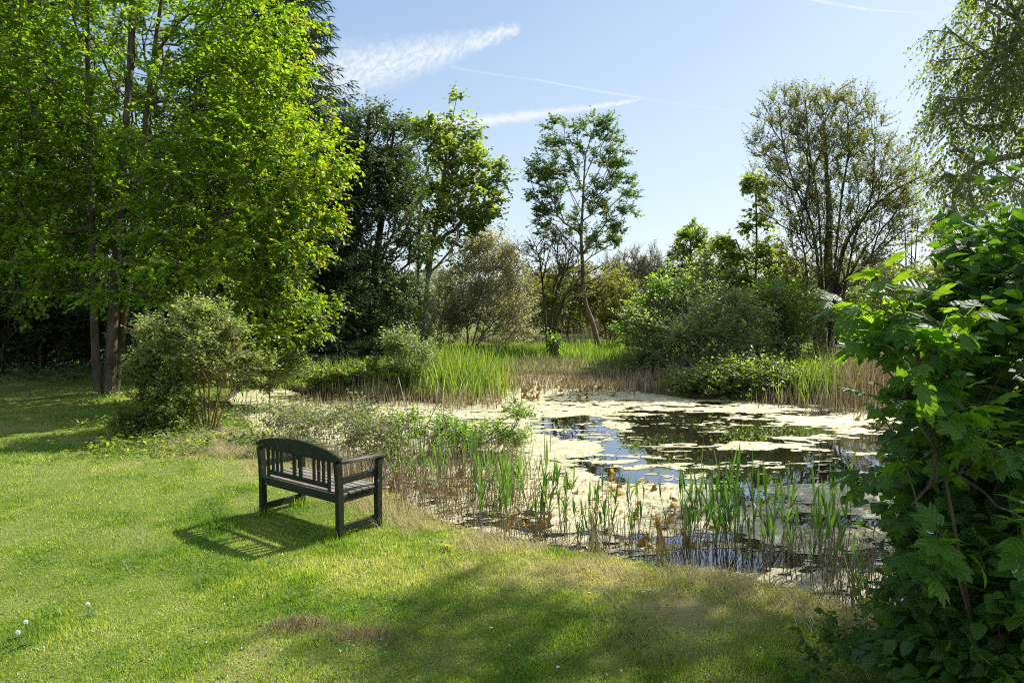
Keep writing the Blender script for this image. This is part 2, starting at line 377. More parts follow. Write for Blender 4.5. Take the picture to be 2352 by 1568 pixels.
def dryness(x, y, s):
    d = np.clip(1 + s / .9, 0, 1) * (s < .3) * (y < 14) * .55
    px, py = proj(x, y, 0*x)
    def bl(cx, cy, rx, ry): return np.exp(-(((px-cx)/rx)**2 + ((py-cy)/ry)**2))
    d = d + .75*bl(1330, 1330, 170, 40) + .6*bl(1560, 1400, 160, 60) + .45*bl(1480, 1470, 130, 70) + .55*bl(1800, 1400, 200, 40)
    d = d + .7*bl(480, 1012, 110, 28) + .35*bl(1000, 1300, 220, 50) + .7*bl(840, 1462, 55, 14) + .6*bl(690, 1440, 70, 18) + .4*bl(540, 1150, 60, 14) + .35*bl(300, 1230, 90, 22) + .25*bl(600,1060,100,30)
    n = fbm(x*1.1, y*1.1, 31, 4)
    return np.clip(d * (.35 + 1.3 * n) + np.clip(n - .58, 0, 1) * 1.6, 0, 1) * (s < .3)
link_ground = tag(link('ground', mesh('ground', np.stack([gx, gy, gz], -1).reshape(-1, 3), fq, M['ground'], {'bank': bank.ravel(), 'dry': dryness(gx, gy, S).ravel()}, True)), 'mown lawn and rough grassy bank around the pond', 'ground', None, 'structure')
# water: one flat sheet under the banks
wv = np.array([[-11, 3, ZW], [32, 3, ZW], [32, 34, ZW], [-11, 34, ZW]], float)
tag(link('water', mesh('water', wv, np.array([[0,1,2,3]]), M['water'])), 'dark still pond water mirroring sky and trees', 'water', None, 'structure')
# algae sheet with holes
OPEN = [(1300,985,85,22,1),(1450,968,150,24,1),(1600,985,190,34,1.3),(1900,985,190,30,1.2),(1420,1035,70,26,.8),(1560,1060,200,50,1.4),(1850,1060,230,46,1.5),(2080,1030,120,50,1.0),(1430,1090,70,20,.9),
        (1700,1130,120,26,1),(1250,1215,120,28,.9),(1400,1195,60,20,.6),(1480,1250,140,26,.9),(1640,1270,160,36,1.1),(1800,1300,150,40,1.0),(1960,1190,80,22,.8),(1880,1190,120,16,.7),(2000,1280,90,50,.8),(1690,1180,40,16,.4),
        (2150,1180,120,60,.8),(2200,1400,200,80,1.2),(1060,1200,60,10,.5),(1640,950,80,6,.7),(1860,950,120,7,.7),(1600,930,90,5,.5),(1760,925,60,4,.4)]
SHUT = [(1290,1028,80,14,1.6),(1395,980,42,9,1.5),(1200,1020,60,30,1.2),(1720,1028,110,10,1.9),(1690,1018,50,5,1.2),(1840,1020,60,3,1.0),(1920,968,110,10,1.7),(1930,992,50,10,1.2),(1990,1045,50,7,1.6),(1500,1075,80,5,1.2),(1420,1062,60,4,1.3),(1620,1090,60,7,1.2),(1540,1031,60,2.5,1.1),(1480,1053,70,2.5,1.1),
        (1340,1150,150,50,1.5),(1560,1160,90,40,1.2),(1930,1130,120,14,1.4),(1850,1160,90,14,.9),(1520,1215,70,14,.6),(1820,1230,90,20,.8)]
D = np.geomspace(4.6, 33, 640); A = np.linspace(-.62, .86, 720)
dd, aa = np.meshgrid(D, A, indexing='ij'); ax_, ay_ = dd*np.sin(aa), dd*np.cos(aa)
def afield(x, y):
    px, py = proj(x, y, ZW + 0*x)
    px = px + (fbm(x*1.6, y*1.6, 77, 3)-.5)*160; py = py + (fbm(x*1.3, y*1.3, 78, 3)-.5)*26
    f = np.full(x.shape, .75)
    for cx, cy, rx, ry, a in OPEN: f -= 1.75*a*np.exp(-(((px-cx)/rx)**2 + ((py-cy)/ry)**2)**1.5)
    for cx, cy, rx, ry, a in SHUT: f += 2.3*a*np.exp(-(((px-cx)/rx)**2 + ((py-cy)/ry)**2)**1.5)
    f = np.tanh(f*1.3) * .52
    f = f + (fbm(x*.9, y*2.4, 5, 6) - .46) * 2.1
    return f + (fbm(x*4, y*10, 9, 4) - .5) * 1.7 + (fbm(x*14, y*26, 10, 2) - .5) * .8
ff = afield(ax_, ay_); s_ = sdist(ax_, ay_); ff = np.where(s_ > -.4, ff, -1)
eps = .01
keep = (ff[:-1,:-1] > 0).astype(int) + (ff[1:,:-1] > 0) + (ff[:-1,1:] > 0) + (ff[1:,1:] > 0) >= 2
g0 = np.gradient(ff, axis=0); g1_ = np.gradient(ff, axis=1)
neg = ff < 0; gg = g0**2 + g1_**2 + 1e-6
du = np.clip(np.where(neg, -ff*g0/gg, 0), -.6, .6); dv = np.clip(np.where(neg, -ff*g1_/gg, 0), -.6, .6)
I, J = np.meshgrid(np.arange(len(D)), np.arange(len(A)), indexing='ij')
Dm = D[0]*(D[1]/D[0])**(I+du); Am = A[0] + (J+dv)*(A[1]-A[0])
ax_, ay_ = Dm*np.sin(Am), Dm*np.cos(Am)
az_ = ZW + .004 + np.clip(ff, 0, .6)*.022*fbm(ax_*9, ay_*12, 21, 3)
idx = np.arange(dd.size).reshape(dd.shape)
fq = np.stack([idx[:-1,:-1], idx[:-1,1:], idx[1:,1:], idx[1:,:-1]], -1)[keep]
used = np.zeros(dd.size, bool); used[fq.ravel()] = True; remap = np.cumsum(used) - 1
wet = np.clip(.5 - ff, 0, 1).ravel()[used]
tag(link('algae', mesh('algae', np.stack([ax_, ay_, az_], -1).reshape(-1, 3)[used], remap[fq], M['algae'], {'wet': wet}, True)), 'pale yellow algae scum floating in patches on the pond', 'algae', None, 'stuff')

# ------------------------------------------------------------------ leaves & plants
def T_(v, f): return np.array(v, float), [np.array(x) for x in f]
LEAF = {
 'diamond': T_([(0,0,0),(.42,.34,.07),(1,0,-.03),(.42,-.34,.07)], [[[0,2,1],[0,3,2]]]),
 'narrow': T_([(0,0,0),(.4,.14,.03),(1,0,-.06),(.4,-.14,.03)], [[[0,2,1],[0,3,2]]]),
 'heart': T_([(0,0,0),(.12,.36,.04),(.55,.40,.07),(1,0,-.08),(.55,-.40,.07),(.12,-.36,.04)], [[[0,3,2,1],[0,5,4,3]]]),
 'spray': T_([(0,0,0),(.5,.10,0),(1,0,-.1),(.5,-.10,0),(.2,.0,0),(.45,.38,-.04),(.38,.2,0),(.45,-.38,-.04),(.38,-.2,0),(.5,0,0),(.85,.3,-.08),(.68,.12,0),(.85,-.3,-.08),(.68,-.12,0)],
            [[[0,2,1],[0,3,2],[4,6,5],[4,7,8],[9,11,10],[9,12,13]]]),
}
# broad oval leaf: folded, drooping tip, wavy margin
def oval_leaf():
    st = np.array([0,.1,.25,.42,.6,.78,.9,1.0]); wd = np.array([.0,.2,.33,.37,.32,.2,.09,0])
    v = []; 
    for i, (t, w_) in enumerate(zip(st, wd)):
        zc = -.22*t*t
        v += [(t, w_, zc+.10*w_/.37+.015*(i%2)), (t, 0, zc), (t, -w_, zc+.10*w_/.37-.015*(i%2))]
    f = []
    for i in range(len(st)-1):
        a = 3*i; f += [[a, a+1, a+4, a+3], [a+1, a+2, a+5, a+4]]
    v += [(0,.012,0),(0,-.012,0),(-.25,-.012,.0),(-.25,.012,.0)]; n = len(v)
    f += [[n-4, n-3, n-2, n-1]]
    return T_(v, [f])
def maple_leaf():
    # outline as (angle deg, radius) around the petiole joint at (0.30,0); five pointed lobes with teeth
    half = [(0,.64),(7,.53),(11,.54),(17,.44),(25,.37),(31,.42),(36,.50),(43,.60),(50,.50),(55,.50),(64,.40),(74,.31),(82,.35),(94,.42),(104,.34),(125,.29),(150,.22),(180,.06)]
    pts = half + [(-a, r) for a, r in half[1:-1][::-1]]
    v = [(.30, 0, 0)]
    for a, r in pts:
        x = .30 + r*cos(radians(a)); y = r*sin(radians(a))
        v.append((x, y, -.16*r*r*2 + .04*cos(radians(a*5))*r))
    mid = []
    n = len(pts); f = [[0, 1+i, 1+(i+1) % n] for i in range(n)]
    v += [(.2,.01,0),(.2,-.01,0),(-.35,-.008,.06),(-.35,.008,.06)]; m0 = len(v)
    return np.array(v, float), [np.array(f), np.array([[m0-4, m0-3, m0-2, m0-1]])]
LEAF['oval'] = oval_leaf(); LEAF['maple'] = maple_leaf()

def leaves(C_, D_, Nn, size, shape, v, t=None, veins=False, aspect=1.0):
    tv, tf = LEAF[shape]; n = len(C_); k = len(tv)
    d = nrm(D_); b = nrm(np.cross(Nn, d)); nn = np.cross(d, b); s = np.broadcast_to(np.asarray(size, float), (n,))[:, None, None]
    co = C_[:, None] + s*(tv[None, :, 0:1]*d[:, None] + aspect*tv[None, :, 1:2]*b[:, None] + tv[None, :, 2:3]*nn[:, None])
    fs = [(np.arange(n)[:, None, None]*k + f[None]).reshape(-1, f.shape[1]) for f in tf]
    at = {'v': np.repeat(v, k)}
    if t is not None: at['t'] = np.repeat(t, k)
    if veins: at['lx'] = np.tile(tv[:, 0], n); at['ly'] = np.tile(tv[:, 1], n)
    return co.reshape(-1, 3), fs, at
def rings(pos, tan, rad, k):
    ref = np.array([.37, .86, .11]); a = nrm(np.cross(tan, ref)); b = np.cross(tan, a)
    th = np.arange(k)*2*pi/k
    return pos[:, None] + rad[:, None, None]*(np.cos(th)[None, :, None]*a[:, None] + np.sin(th)[None, :, None]*b[:, None])
def segs(A_, B_, ra, rb, k=4, tA=None, tB=None):
    t = nrm(B_-A_); RA = rings(A_, t if tA is None else tA, ra, k); RB = rings(B_, t if tB is None else tB, rb, k)
    n = len(A_); v = np.concatenate([RA, RB], 1).reshape(-1, 3); i = np.arange(k); j = (i+1) % k
    f = (np.arange(n)[:, None, None]*2*k + np.stack([i, j, k+j, k+i], -1)[None]).reshape(-1, 4)
    return v, f
def tube(pts, rad, k=8):
    pts = np.asarray(pts, float); rad = np.broadcast_to(np.asarray(rad, float), (len(pts),)); t = nrm(np.gradient(pts, axis=0))
    R = rings(pts, t, rad, k); n = len(pts); i = np.arange(k); j = (i+1) % k
    f = (np.arange(n-1)[:, None, None]*k + np.stack([i, j, k+j, k+i], -1)[None]).reshape(-1, 4)
    cap = np.array([list(range(k))[::-1], [(n-1)*k + q for q in range(k)]])
    return R.reshape(-1, 3), [f, cap]
def curve(pts, n=24):
    """Catmull-Rom through control points"""
    p = np.asarray(pts, float); p = np.r_[[2*p[0]-p[1]], p, [2*p[-1]-p[-2]]]; o = []
    m_ = len(p)-3
    for q in np.linspace(0, m_-1e-6, n):
        i = int(q); t = q-i; a, b, c_, d = p[i:i+4]
        o.append(.5*((2*b)+(c_-a)*t+(2*a-5*b+4*c_-d)*t*t+(-a+3*b-3*c_+d)*t**3))
    return np.array(o)
def skeleton(roots, pts, bf):
    """roots: list of stem polylines (each (n,3)); attach points by the cheapest path"""
    pos = []; par = []
    for st in roots:
        o = len(pos); pos += list(st); par += [-1] + [o+i for i in range(len(st)-1)]
    n0 = len(pos); pos = np.array(pos); par = list(par); pl = np.zeros(n0)
    for i in range(n0):
        if par[i] >= 0: pl[i] = pl[par[i]] + np.linalg.norm(pos[i]-pos[par[i]])
    ok = np.ones(n0, bool)
    best = np.full(len(pts), 1e9); bi = np.zeros(len(pts), int)
    for i in range(n0):
        c_ = np.linalg.norm(pts-pos[i], axis=1) + bf*pl[i]; m_ = c_ < best; best[m_] = c_[m_]; bi[m_] = i
    alive = np.ones(len(pts), bool); P_ = list(pos); PL = list(pl)
    for _ in range(len(pts)):
        j = int(np.argmin(np.where(alive, best, 1e18))); p = bi[j]; alive[j] = False
        P_.append(pts[j]); par.append(int(p)); l = PL[p] + np.linalg.norm(pts[j]-P_[p]); PL.append(l); me_ = len(P_)-1
        c_ = np.linalg.norm(pts-pts[j], axis=1) + bf*l; m_ = alive & (c_ < best); best[m_] = c_[m_]; bi[m_] = me_
    return np.array(P_), np.array(par), n0
def smooth_nodes(Pn, par, n0, it=2):
    for _ in range(it):
        ch = np.zeros_like(Pn); cn = np.zeros(len(Pn)); m_ = par >= 0
        np.add.at(ch, par[m_], Pn[m_]); np.add.at(cn, par[m_], 1)
        i = np.arange(len(Pn)); s = (i >= n0) & (cn > 0)
        Pn[s] = .6*Pn[s] + .2*Pn[par[s]] + .2*(ch[s]/cn[s][:, None])
    return Pn
def wood(Pn, par, rbase, rtip, ex=.5, k=5, stemr=None, n0=0):
    n = len(Pn); cnt = np.ones(n)
    for i in range(n-1, -1, -1):
        if par[i] >= 0: cnt[par[i]] += cnt[i]
    mx = max(cnt[par < 0].max(), 2)
    r = rtip + (rbase-rtip)*((cnt-1)/(mx-1))**ex
    if stemr is not None: r[:n0] = np.maximum(stemr, r[:n0]*.3)
    main = np.full(n, -1); bc = np.zeros(n)
    for i in range(n):
        p = par[i]
        if p >= 0 and (i < n0 or cnt[i] > bc[p]) and not (main[p] >= 0 and main[p] < n0): main[p] = i; bc[p] = cnt[i]
    e = np.where(par >= 0)[0]; p = par[e]; d = nrm(Pn[e]-Pn[p])
    tan = np.zeros_like(Pn); tan[e] = d; ism = main[p] == e
    np.add.at(tan, p[ism], d[ism]); tan = nrm(tan)
    rs = np.where(ism, r[p], np.minimum(r[e]*1.15, r[p])); tA = np.where(ism[:, None], tan[p], d)
    v, f = segs(Pn[p], Pn[e], rs, r[e], k, tA, tan[e]); return v, f, r, cnt
def sample_blobs(bl, n, shell=.5, floor=None, CLU=5):
    """bl: rows cx,cy,cz,rx,ry,rz"""
    bl = np.asarray(bl, float); vol = (bl[:, 3]*bl[:, 4]*bl[:, 5])**.62; o = []
    nn_, n = n, (n if CLU == 1 else max(8, n//CLU)); ii = rng.choice(len(bl), n, p=vol/vol.sum()); ii[:min(n, len(bl))] = np.arange(len(bl))[:n]; d = nrm(rng.normal(size=(n, 3))); r = U(0, 1, n)**(1/(3+4*shell)) * U(.8, 1.2, n) * np.where(U(0, 1, n) < .07, U(1, 1.2, n), 1)
    c0 = bl[ii, :3] + d*r[:, None]*bl[ii, 3:]; n = nn_; jj = rng.integers(0, len(c0), n); sg = (np.minimum(bl[ii, 3:].mean(1)*.22, .6)*(0 if CLU == 1 else 1))[jj]; jj = np.arange(n) if CLU == 1 else jj; sg = sg[:n]
    p = c0[jj] + rng.normal(size=(n, 3))*sg[:, None]*[1, 1, .7]
    if floor is not None: p[:, 2] = np.maximum(p[:, 2], floor + U(0, .3, n))
    return p
def pb(D_, rows):
    """rows (px,py,rxpx,rypx[,dy,ratio]) -> world ellipsoids at distance D_"""
    o = []
    for r in rows:
        px, py, rx, ry = r[:4]; dy = r[4] if len(r) > 4 else 0; ra = r[5] if len(r) > 5 else 1.0
        Yd = D_+dy; c_ = P(px, py, Yd); k = Yd/F; o.append((*c_, rx*k, max(rx*k*ra, .3), ry*k))
    return o
def plant(name, label, cat, stems, blobs, n=800, bf=.35, leaf='diamond', lsize=.09, lmat='mid_leaf', bark='bark_grey', rbase=.12, rtip=.006, tw=4, lpt=6,
          twl=.5, up=.2, droop=0, shell=.5, flat=.5, group=None, tint=None, kb=5, sd=1, veins=False, tipn=2, twr=.004, stemr=None, crown='crown', trunkname='trunk', floor=None, upright=0, aspect=1, clump=.5, layers=0, ex=.5, clu=5):
    """stems: list of world polylines whose first point is on the ground; returns the Empty"""
    seed(sd); base = np.array(stems[0][0], float); stems = [curve(s, max(5, 3*len(s))) - base for s in stems]
    if blobs is not None:
        bl = np.array(blobs, float); bl[:, :3] -= base; pts = sample_blobs(bl, n, shell, None if floor is None else floor-base[2], clu)
        if layers: pts[:, 2] = (np.round(pts[:, 2]/layers) + U(-.13, .13, n))*layers - .10*np.hypot(pts[:, 0], pts[:, 1])*layers
    Pn, par, n0 = skeleton(stems, pts, bf); Pn = smooth_nodes(Pn, par, n0)
    if stemr is not None: stemr = np.concatenate([np.linspace(a, b, len(s)) for (a, b), s in zip(stemr, stems)])
    v, f, r, cnt = wood(Pn, par, rbase, rtip, ex, kb, stemr, n0)
    root = thing(name, base, label, cat, group); mb = MB(); mb.add(v, f)
    tips = np.where((cnt <= tipn) & (np.arange(len(Pn)) >= n0))[0]
    m_ = len(tips)*tw; ti = np.repeat(tips, tw); dirp = nrm(Pn[ti]-Pn[par[ti]])
    st = Pn[ti] + (Pn[par[ti]]-Pn[ti])*U(0, .6, m_)[:, None]
    td = nrm(dirp*(.6+upright) + rng.normal(size=(m_, 3))*np.array([.75, .75, .75*flat+.1]) + np.array([0, 0, up-droop])); L = twl*U(.5, 1.2, m_)
    if twr: 
        tv, tf = segs(st, st+td*L[:, None]+np.array([0,0,-1])*(droop*L*.3)[:, None], np.full(m_, twr), np.full(m_, twr*.4), 3); mb.add(tv, tf)
    wood_me = mb.build(trunkname, M[bark], True); link(trunkname, wood_me, root)
    q = np.repeat(np.arange(m_), lpt); nl = len(q); t = np.tile((np.arange(lpt)+.6)/lpt, m_)
    side = nrm(np.cross(td, [0, 0, 1.]))*np.where(np.arange(nl) % 2, 1, -1)[:, None][:m_] if False else None
    sdv = nrm(np.cross(td, np.array([0., 0, 1])))[q]*np.where(np.arange(nl) % 2, 1, -1)[:, None]
    lc = st[q] + td[q]*(L[q]*t)[:, None] - np.array([0, 0, 1])*(droop*L[q]*t*t*.3)[:, None]
    ld = td[q]*.6 + sdv*.8 + rng.normal(size=(nl, 3))*.35 + np.array([0, 0, -.25-droop*.6])
    ln = np.array([0, 0, 1.]) + rng.normal(size=(nl, 3))*(1-flat*.7)*.8
    cv = np.clip(.5 + rng.normal(size=nl)*.2 + np.repeat(rng.normal(size=m_), lpt)*.12*clump + (np.repeat(rng.normal(size=len(tips)), tw*lpt)*.18*clump), 0, 1)
    tt = None
    if tint is not None: tt = tint(lc+base, t)
    co, fs, at = leaves(lc, ld, ln, lsize*U(.6, 1.2, nl), leaf, cv, tt, veins, aspect)
    link(crown, mesh(crown, co, fs, M[lmat], at, veins), root)
    return root
def gz1(x, y): return float(hz(x, y)[0])
def onground(px, py, z=0.0):
    g = G(px, py, z); return np.array([g[0], g[1], gz1(g[0], g[1])-.05])
def at_dist(px, Yd):
    p = P(px, 700, Yd); return np.array([p[0], p[1], gz1(p[0], p[1])-.05])


# ------------------------------------------------------------------ trees
def Ls(rows, D_):       # stem polyline from pixels (px,py[,dy]) at distance
    o = []
    for r in rows: o.append(P(r[0], r[1], D_ + (r[2] if len(r) > 2 else 0)))
    o[0][2] = gz1(o[0][0], o[0][1]) - .08
    return np.array(o)
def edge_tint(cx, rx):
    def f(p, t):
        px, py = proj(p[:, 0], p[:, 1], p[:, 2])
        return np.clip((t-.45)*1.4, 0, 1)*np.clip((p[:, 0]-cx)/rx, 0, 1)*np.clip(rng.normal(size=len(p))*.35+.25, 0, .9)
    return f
DL = 18.6
plant('lime_tree', 'tall bright green broadleaf tree on three close trunks at the left lawn edge', 'tree',
      [Ls([(226,905),(218,760),(212,600),(208,350),(200,60),(205,-150)], DL), Ls([(252,905),(258,760),(268,600),(285,350),(300,120),(305,-150)], DL+.1), Ls([(262,892),(282,740),(300,600),(325,380),(350,150),(380,-60)], DL+.5)],
      pb(DL, [(270,120,430,330,1.6,.7),(560,130,125,230,0,.9),(630,370,165,120,-.5,1),(490,440,210,170,-.4,.9),(100,420,240,190,.6,.8),(-120,150,300,330,0,.8),(40,610,150,75,-1.2,1.1),(440,610,190,85,-1.5,1),(645,680,118,42,-.6,1.2),(610,745,70,40,-.4,1.2),(360,560,200,100,1.2,.8),(700,470,70,60,-.5,1.2),(600,540,130,60,-.8,1.2)]),
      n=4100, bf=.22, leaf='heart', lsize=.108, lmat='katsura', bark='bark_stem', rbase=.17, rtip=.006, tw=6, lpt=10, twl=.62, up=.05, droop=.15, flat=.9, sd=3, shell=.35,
      tint=edge_tint(-8.5, 3.5), kb=7, stemr=[(.125,.04),(.17,.05),(.14,.04)], layers=.75, tipn=3, ex=.55, clu=1)

# spruce behind the lime tree
def spruce(name, label, px, D_, topy, rb, sd, nt_=22):
    seed(sd); b = at_dist(px, D_); H = P(px, topy, D_)[2] - b[2]; root = thing(name, b, label, 'tree', None)
    mb = MB(); v, f = tube([(0,0,-.1),(0,0,H*.5),(.05,0,H)], [.28,.16,.02], 8); mb.add(v, f); Cs=[]; Ds=[]; Ns=[]; Sz=[]
    z = 1.2
    while z < H-.3:
        L = min(3.25, rb*(1-z/H)**.85) + .2; k = 8
        for a in np.arange(k)*2*pi/k + U(0, 2):
            l = L*U(.75, 1.1); s = np.linspace(0, 1, 8); dirx = np.array([cos(a), sin(a), 0])
            zz = z - .30*l*s*1.3 + .34*l*s**2.6 + U(-.1, .1)
            pts = dirx[None]*(l*s)[:, None]; pts[:, 2] = zz
            v, f = tube(pts, .028*(1-s*.85)+.004, 4); mb.add(v, f)
            for t in np.arange(.12, 1.0, .16/max(l, .6)):
                c_ = np.array([np.interp(t, s, pts[:, i]) for i in range(3)]); sl = .75*(1-t*.75)*min(1, l/2)+.15
                for sg in (-1, 1):
                    d = dirx*.7 + np.array([-sin(a), cos(a), 0])*sg + np.array([0, 0, -.45+U(-.2,.1)])
                    m_ = max(2, int(sl/.16)); d = nrm(d)
                    for j in range(m_):
                        Cs.append(c_+d*sl*j/m_); Ds.append(d+rng.normal(size=3)*.18); Ns.append(rng.normal(size=3)*.5+[0,0,1]); Sz.append(.34*U(.8,1.2))
            Cs.append(pts[-1]-dirx*.2); Ds.append(dirx+[0,0,.1]); Ns.append([0,0,1]); Sz.append(.45)
        z += U(.34, .5)
    link('trunk', mb.build('trunk', M['bark_dark'], True), root)
    Cs = np.array(Cs); co, fs, at = leaves(Cs, np.array(Ds), np.array(Ns), np.array(Sz), 'spray', np.clip(.4+rng.normal(size=len(Cs))*.2, 0, 1))
    link('crown', mesh('crown', co, fs, M['needle'], at), root)
spruce('spruce_tree', 'tall dark spruce rising behind the bright green tree, its tiered twigs against the sky', 640, 25.5, -260, 6.3, 11)
spruce('spruce_tree', 'shaded spruce in the dark wood left of the three trunks', 60, 31, -250, 4.6, 12)

def T(*a, **k): return plant(*a, **k)
# trees across the water, from left to right
T('alder_tree', 'dense dark green tree with a rounded grey-green top right of the spruce', 'tree', [Ls([(800,800),(810,600),(830,420),(850,260)], 28), Ls([(850,800),(860,640),(880,480),(905,300)], 28.4), Ls([(760,800),(765,640),(770,400)], 28.6)],
  pb(28, [(830,350,85,95),(890,350,60,85),(840,500,110,130),(900,560,65,130),(780,560,60,150),(850,690,110,90),(790,330,40,50),(870,430,95,70),(780,420,70,90)]), n=2200, bf=.35, leaf='diamond', lsize=.13, lmat='dark_leaf', bark='bark_dark', rbase=.24, tw=6, lpt=7, twl=.6, up=.2, flat=.4, sd=21, kb=6, stemr=[(.24,.06)]*3)
T('sycamore_tree', 'mid green lobed-leaf tree with a pointed top between the dark tree and the pale sallow', 'tree', [Ls([(972,800),(982,650),(1000,520),(1020,400),(1030,300)], 33), Ls([(972,800),(960,640),(965,480),(985,380)], 33.2)],
  pb(33, [(1038,250,28,45),(1030,320,62,50),(985,320,50,50),(1050,380,80,50),(990,420,65,60),(1105,400,52,42),(1090,465,60,42),(1040,480,80,55),(975,540,50,70),(1020,580,60,50),(1070,520,40,30)]), n=760, bf=.4, leaf='heart', lsize=.19, lmat='mid_leaf', bark='bark_grey', rbase=.17, tw=5, lpt=5, twl=.6, up=.1, flat=.7, sd=22, stemr=[(.17,.04),(.11,.03)])
T('sallow_bush', 'rounded pale grey-green sallow beside the pointed-top tree', 'bush', [Ls([(1075,795),(1070,720),(1050,620)], 36), Ls([(1080,795),(1110,700),(1130,590)], 36), Ls([(1085,795),(1150,700),(1180,620)], 36), Ls([(1010,795),(1020,700),(1040,640)], 36)],
  pb(36, [(1110,650,85,85),(1150,690,70,80),(1060,700,70,90),(1120,590,55,45),(1180,740,45,50),(1020,740,40,60)]), n=1700, bf=.6, leaf='diamond', lsize=.13, lmat='grey_leaf', bark='deadwood', rbase=.06, rtip=.006, tw=6, lpt=6, twl=.7, up=.6, upright=.5, flat=.1, sd=23, twr=0)
T('willow_shrub', 'thin many-stemmed sapling with sparse leaves just left of the leaning ash', 'bush', [Ls([(1262,790),(1270,700),(1300,600),(1290,520)], 35), Ls([(1265,790),(1290,700),(1330,640)], 35), Ls([(1258,790),(1250,690),(1240,600)], 35)],
  pb(35, [(1270,600,55,75),(1310,640,50,60),(1240,560,30,40)]), n=260, bf=.5, leaf='diamond', lsize=.12, lmat='olive_leaf', bark='bark_dark', rbase=.07, rtip=.012, tw=4, lpt=4, twl=.7, up=.5, upright=.6, flat=.1, sd=24, twr=.01)
T('ash_tree', 'slender young ash with a bowed bare trunk and open oval crown on the far bank', 'tree', [Ls([(1377,796),(1362,745),(1343,690),(1338,610),(1335,540),(1338,480),(1342,400),(1346,350)], 36), Ls([(1338,600),(1350,540),(1400,500),(1440,460)], 36)][:1],
  pb(36, [(1275,300,26,34),(1330,320,50,45),(1385,315,38,40),(1300,370,58,48),(1370,380,62,50),(1420,380,26,30),(1250,440,42,48),(1240,500,32,35),(1320,460,60,45),(1410,460,52,52),(1440,480,26,38),(1290,530,60,38),(1380,540,52,35),(1260,400,28,25),(1420,560,30,25)]), n=640, bf=.5, clu=4, leaf='diamond', lsize=.15, lmat='ash_leaf', bark='bark_brown', rbase=.13, rtip=.009, ex=.6, tw=6, lpt=8, twl=.5, up=.3, upright=.2, flat=.4, sd=25, shell=1.0, stemr=[(.155,.025)], twr=.008, kb=7)
T('sallow_bush', 'low olive willow thicket between the thin sapling and the leaning ash', 'bush', [Ls([(1300,785),(1310,700),(1300,640)], 45), Ls([(1230,785),(1225,700),(1220,640)], 45), Ls([(1400,785),(1410,700),(1420,660)], 45)],
  pb(45, [(1230,680,50,60),(1300,690,70,65),(1390,690,60,70),(1430,720,40,50)]), n=1000, bf=.45, leaf='diamond', lsize=.2, lmat='olive_leaf', bark='bark_twig', rbase=.1, rtip=.012, tw=5, lpt=6, twl=.7, up=.4, flat=.2, sd=26, twr=0)
T('sallow_bush', 'grey twiggy sallow with bare top shoots right behind the leaning ash', 'bush', [Ls([(1450,760),(1450,690),(1460,600),(1465,575)], 55), Ls([(1490,760),(1480,690),(1490,620)], 55), Ls([(1430,760),(1420,690),(1410,640)], 55)],
  pb(55, [(1455,640,60,60),(1490,660,42,60),(1410,670,45,55),(1500,700,30,50)]), n=1100, bf=.45, leaf='narrow', lsize=.2, lmat='haze_leaf', bark='bark_twig', rbase=.14, rtip=.018, tw=5, lpt=5, twl=.9, up=.6, upright=.6, flat=.1, sd=27, twr=.02)
T('hornbeam_tree', 'small upright green tree with a spiky leader, alone against the sky right of centre', 'tree', [Ls([(1585,770),(1585,650),(1586,530)], 40)],
  pb(40, [(1587,600,46,42),(1587,555,32,32),(1587,530,10,26),(1560,640,40,45),(1610,650,35,40)]), n=600, bf=.35, leaf='diamond', lsize=.17, lmat='mid_leaf', bark='bark_dark', rbase=.1, tw=5, lpt=7, twl=.45, up=.3, upright=.4, sd=28, twr=0)
T('maple_sapling', 'young maple with tiered lobed leaves poking above the green thicket', 'tree', [Ls([(1740,800),(1735,680),(1738,560),(1736,430)], 30), Ls([(1738,760),(1720,640),(1690,550)], 29.8)],
  pb(30, [(1738,430,26,25),(1738,470,32,22),(1735,510,38,22),(1685,545,32,14),(1720,590,60,30),(1740,640,70,50),(1760,720,70,50)]), n=260, bf=.3, leaf='heart', lsize=.20, lmat='mid_leaf', bark='bark_dark', rbase=.07, tw=5, lpt=5, twl=.5, up=.1, flat=.9, sd=29, layers=.6, twr=.008)
T('apple_tree', 'big spreading tree with upright twiggy crown on a dark leaning trunk beside the dry reeds', 'tree', [Ls([(1880,825),(1885,760),(1905,690),(1902,600),(1905,500),(1900,420),(1895,320)], 27), Ls([(1905,690),(1930,600),(1975,510),(2050,440),(2130,400)], 27), Ls([(1903,640),(1870,540),(1830,440),(1800,340),(1790,250)], 27.2), Ls([(1885,790),(1855,700),(1850,600),(1840,540)], 27), Ls([(1915,650),(1960,560),(2000,460),(2010,330)], 26.5), Ls([(1903,600),(1930,480),(1950,340),(1945,240)], 27.3), Ls([(1902,610),(1880,480),(1860,360),(1850,230)], 27.4)],
  pb(27, [(1800,270,50,60),(1850,280,50,70),(1900,280,55,70),(1960,270,45,60),(1760,330,38,35),(1840,380,85,70),(1930,390,85,80),(2010,380,60,80),(2070,430,55,60),(1820,470,70,55),(1900,520,80,60),(2020,500,70,40),(1840,560,50,50),(1940,620,70,60),(2080,540,50,30),(2000,640,50,60),(1830,640,50,60)]), n=2400, bf=.5, clu=2, leaf='diamond', lsize=.09, lmat='olive_leaf', bark='bark_dark', rbase=.17, rtip=.005, ex=.75, tw=5, lpt=6, twl=.6, up=.75, upright=.5, flat=.1, sd=30, shell=.8, stemr=[(.27,.04),(.10,.03),(.055,.02),(.04,.02),(.05,.02),(.05,.02),(.05,.02)], twr=.006, kb=6)
BR = 14.0
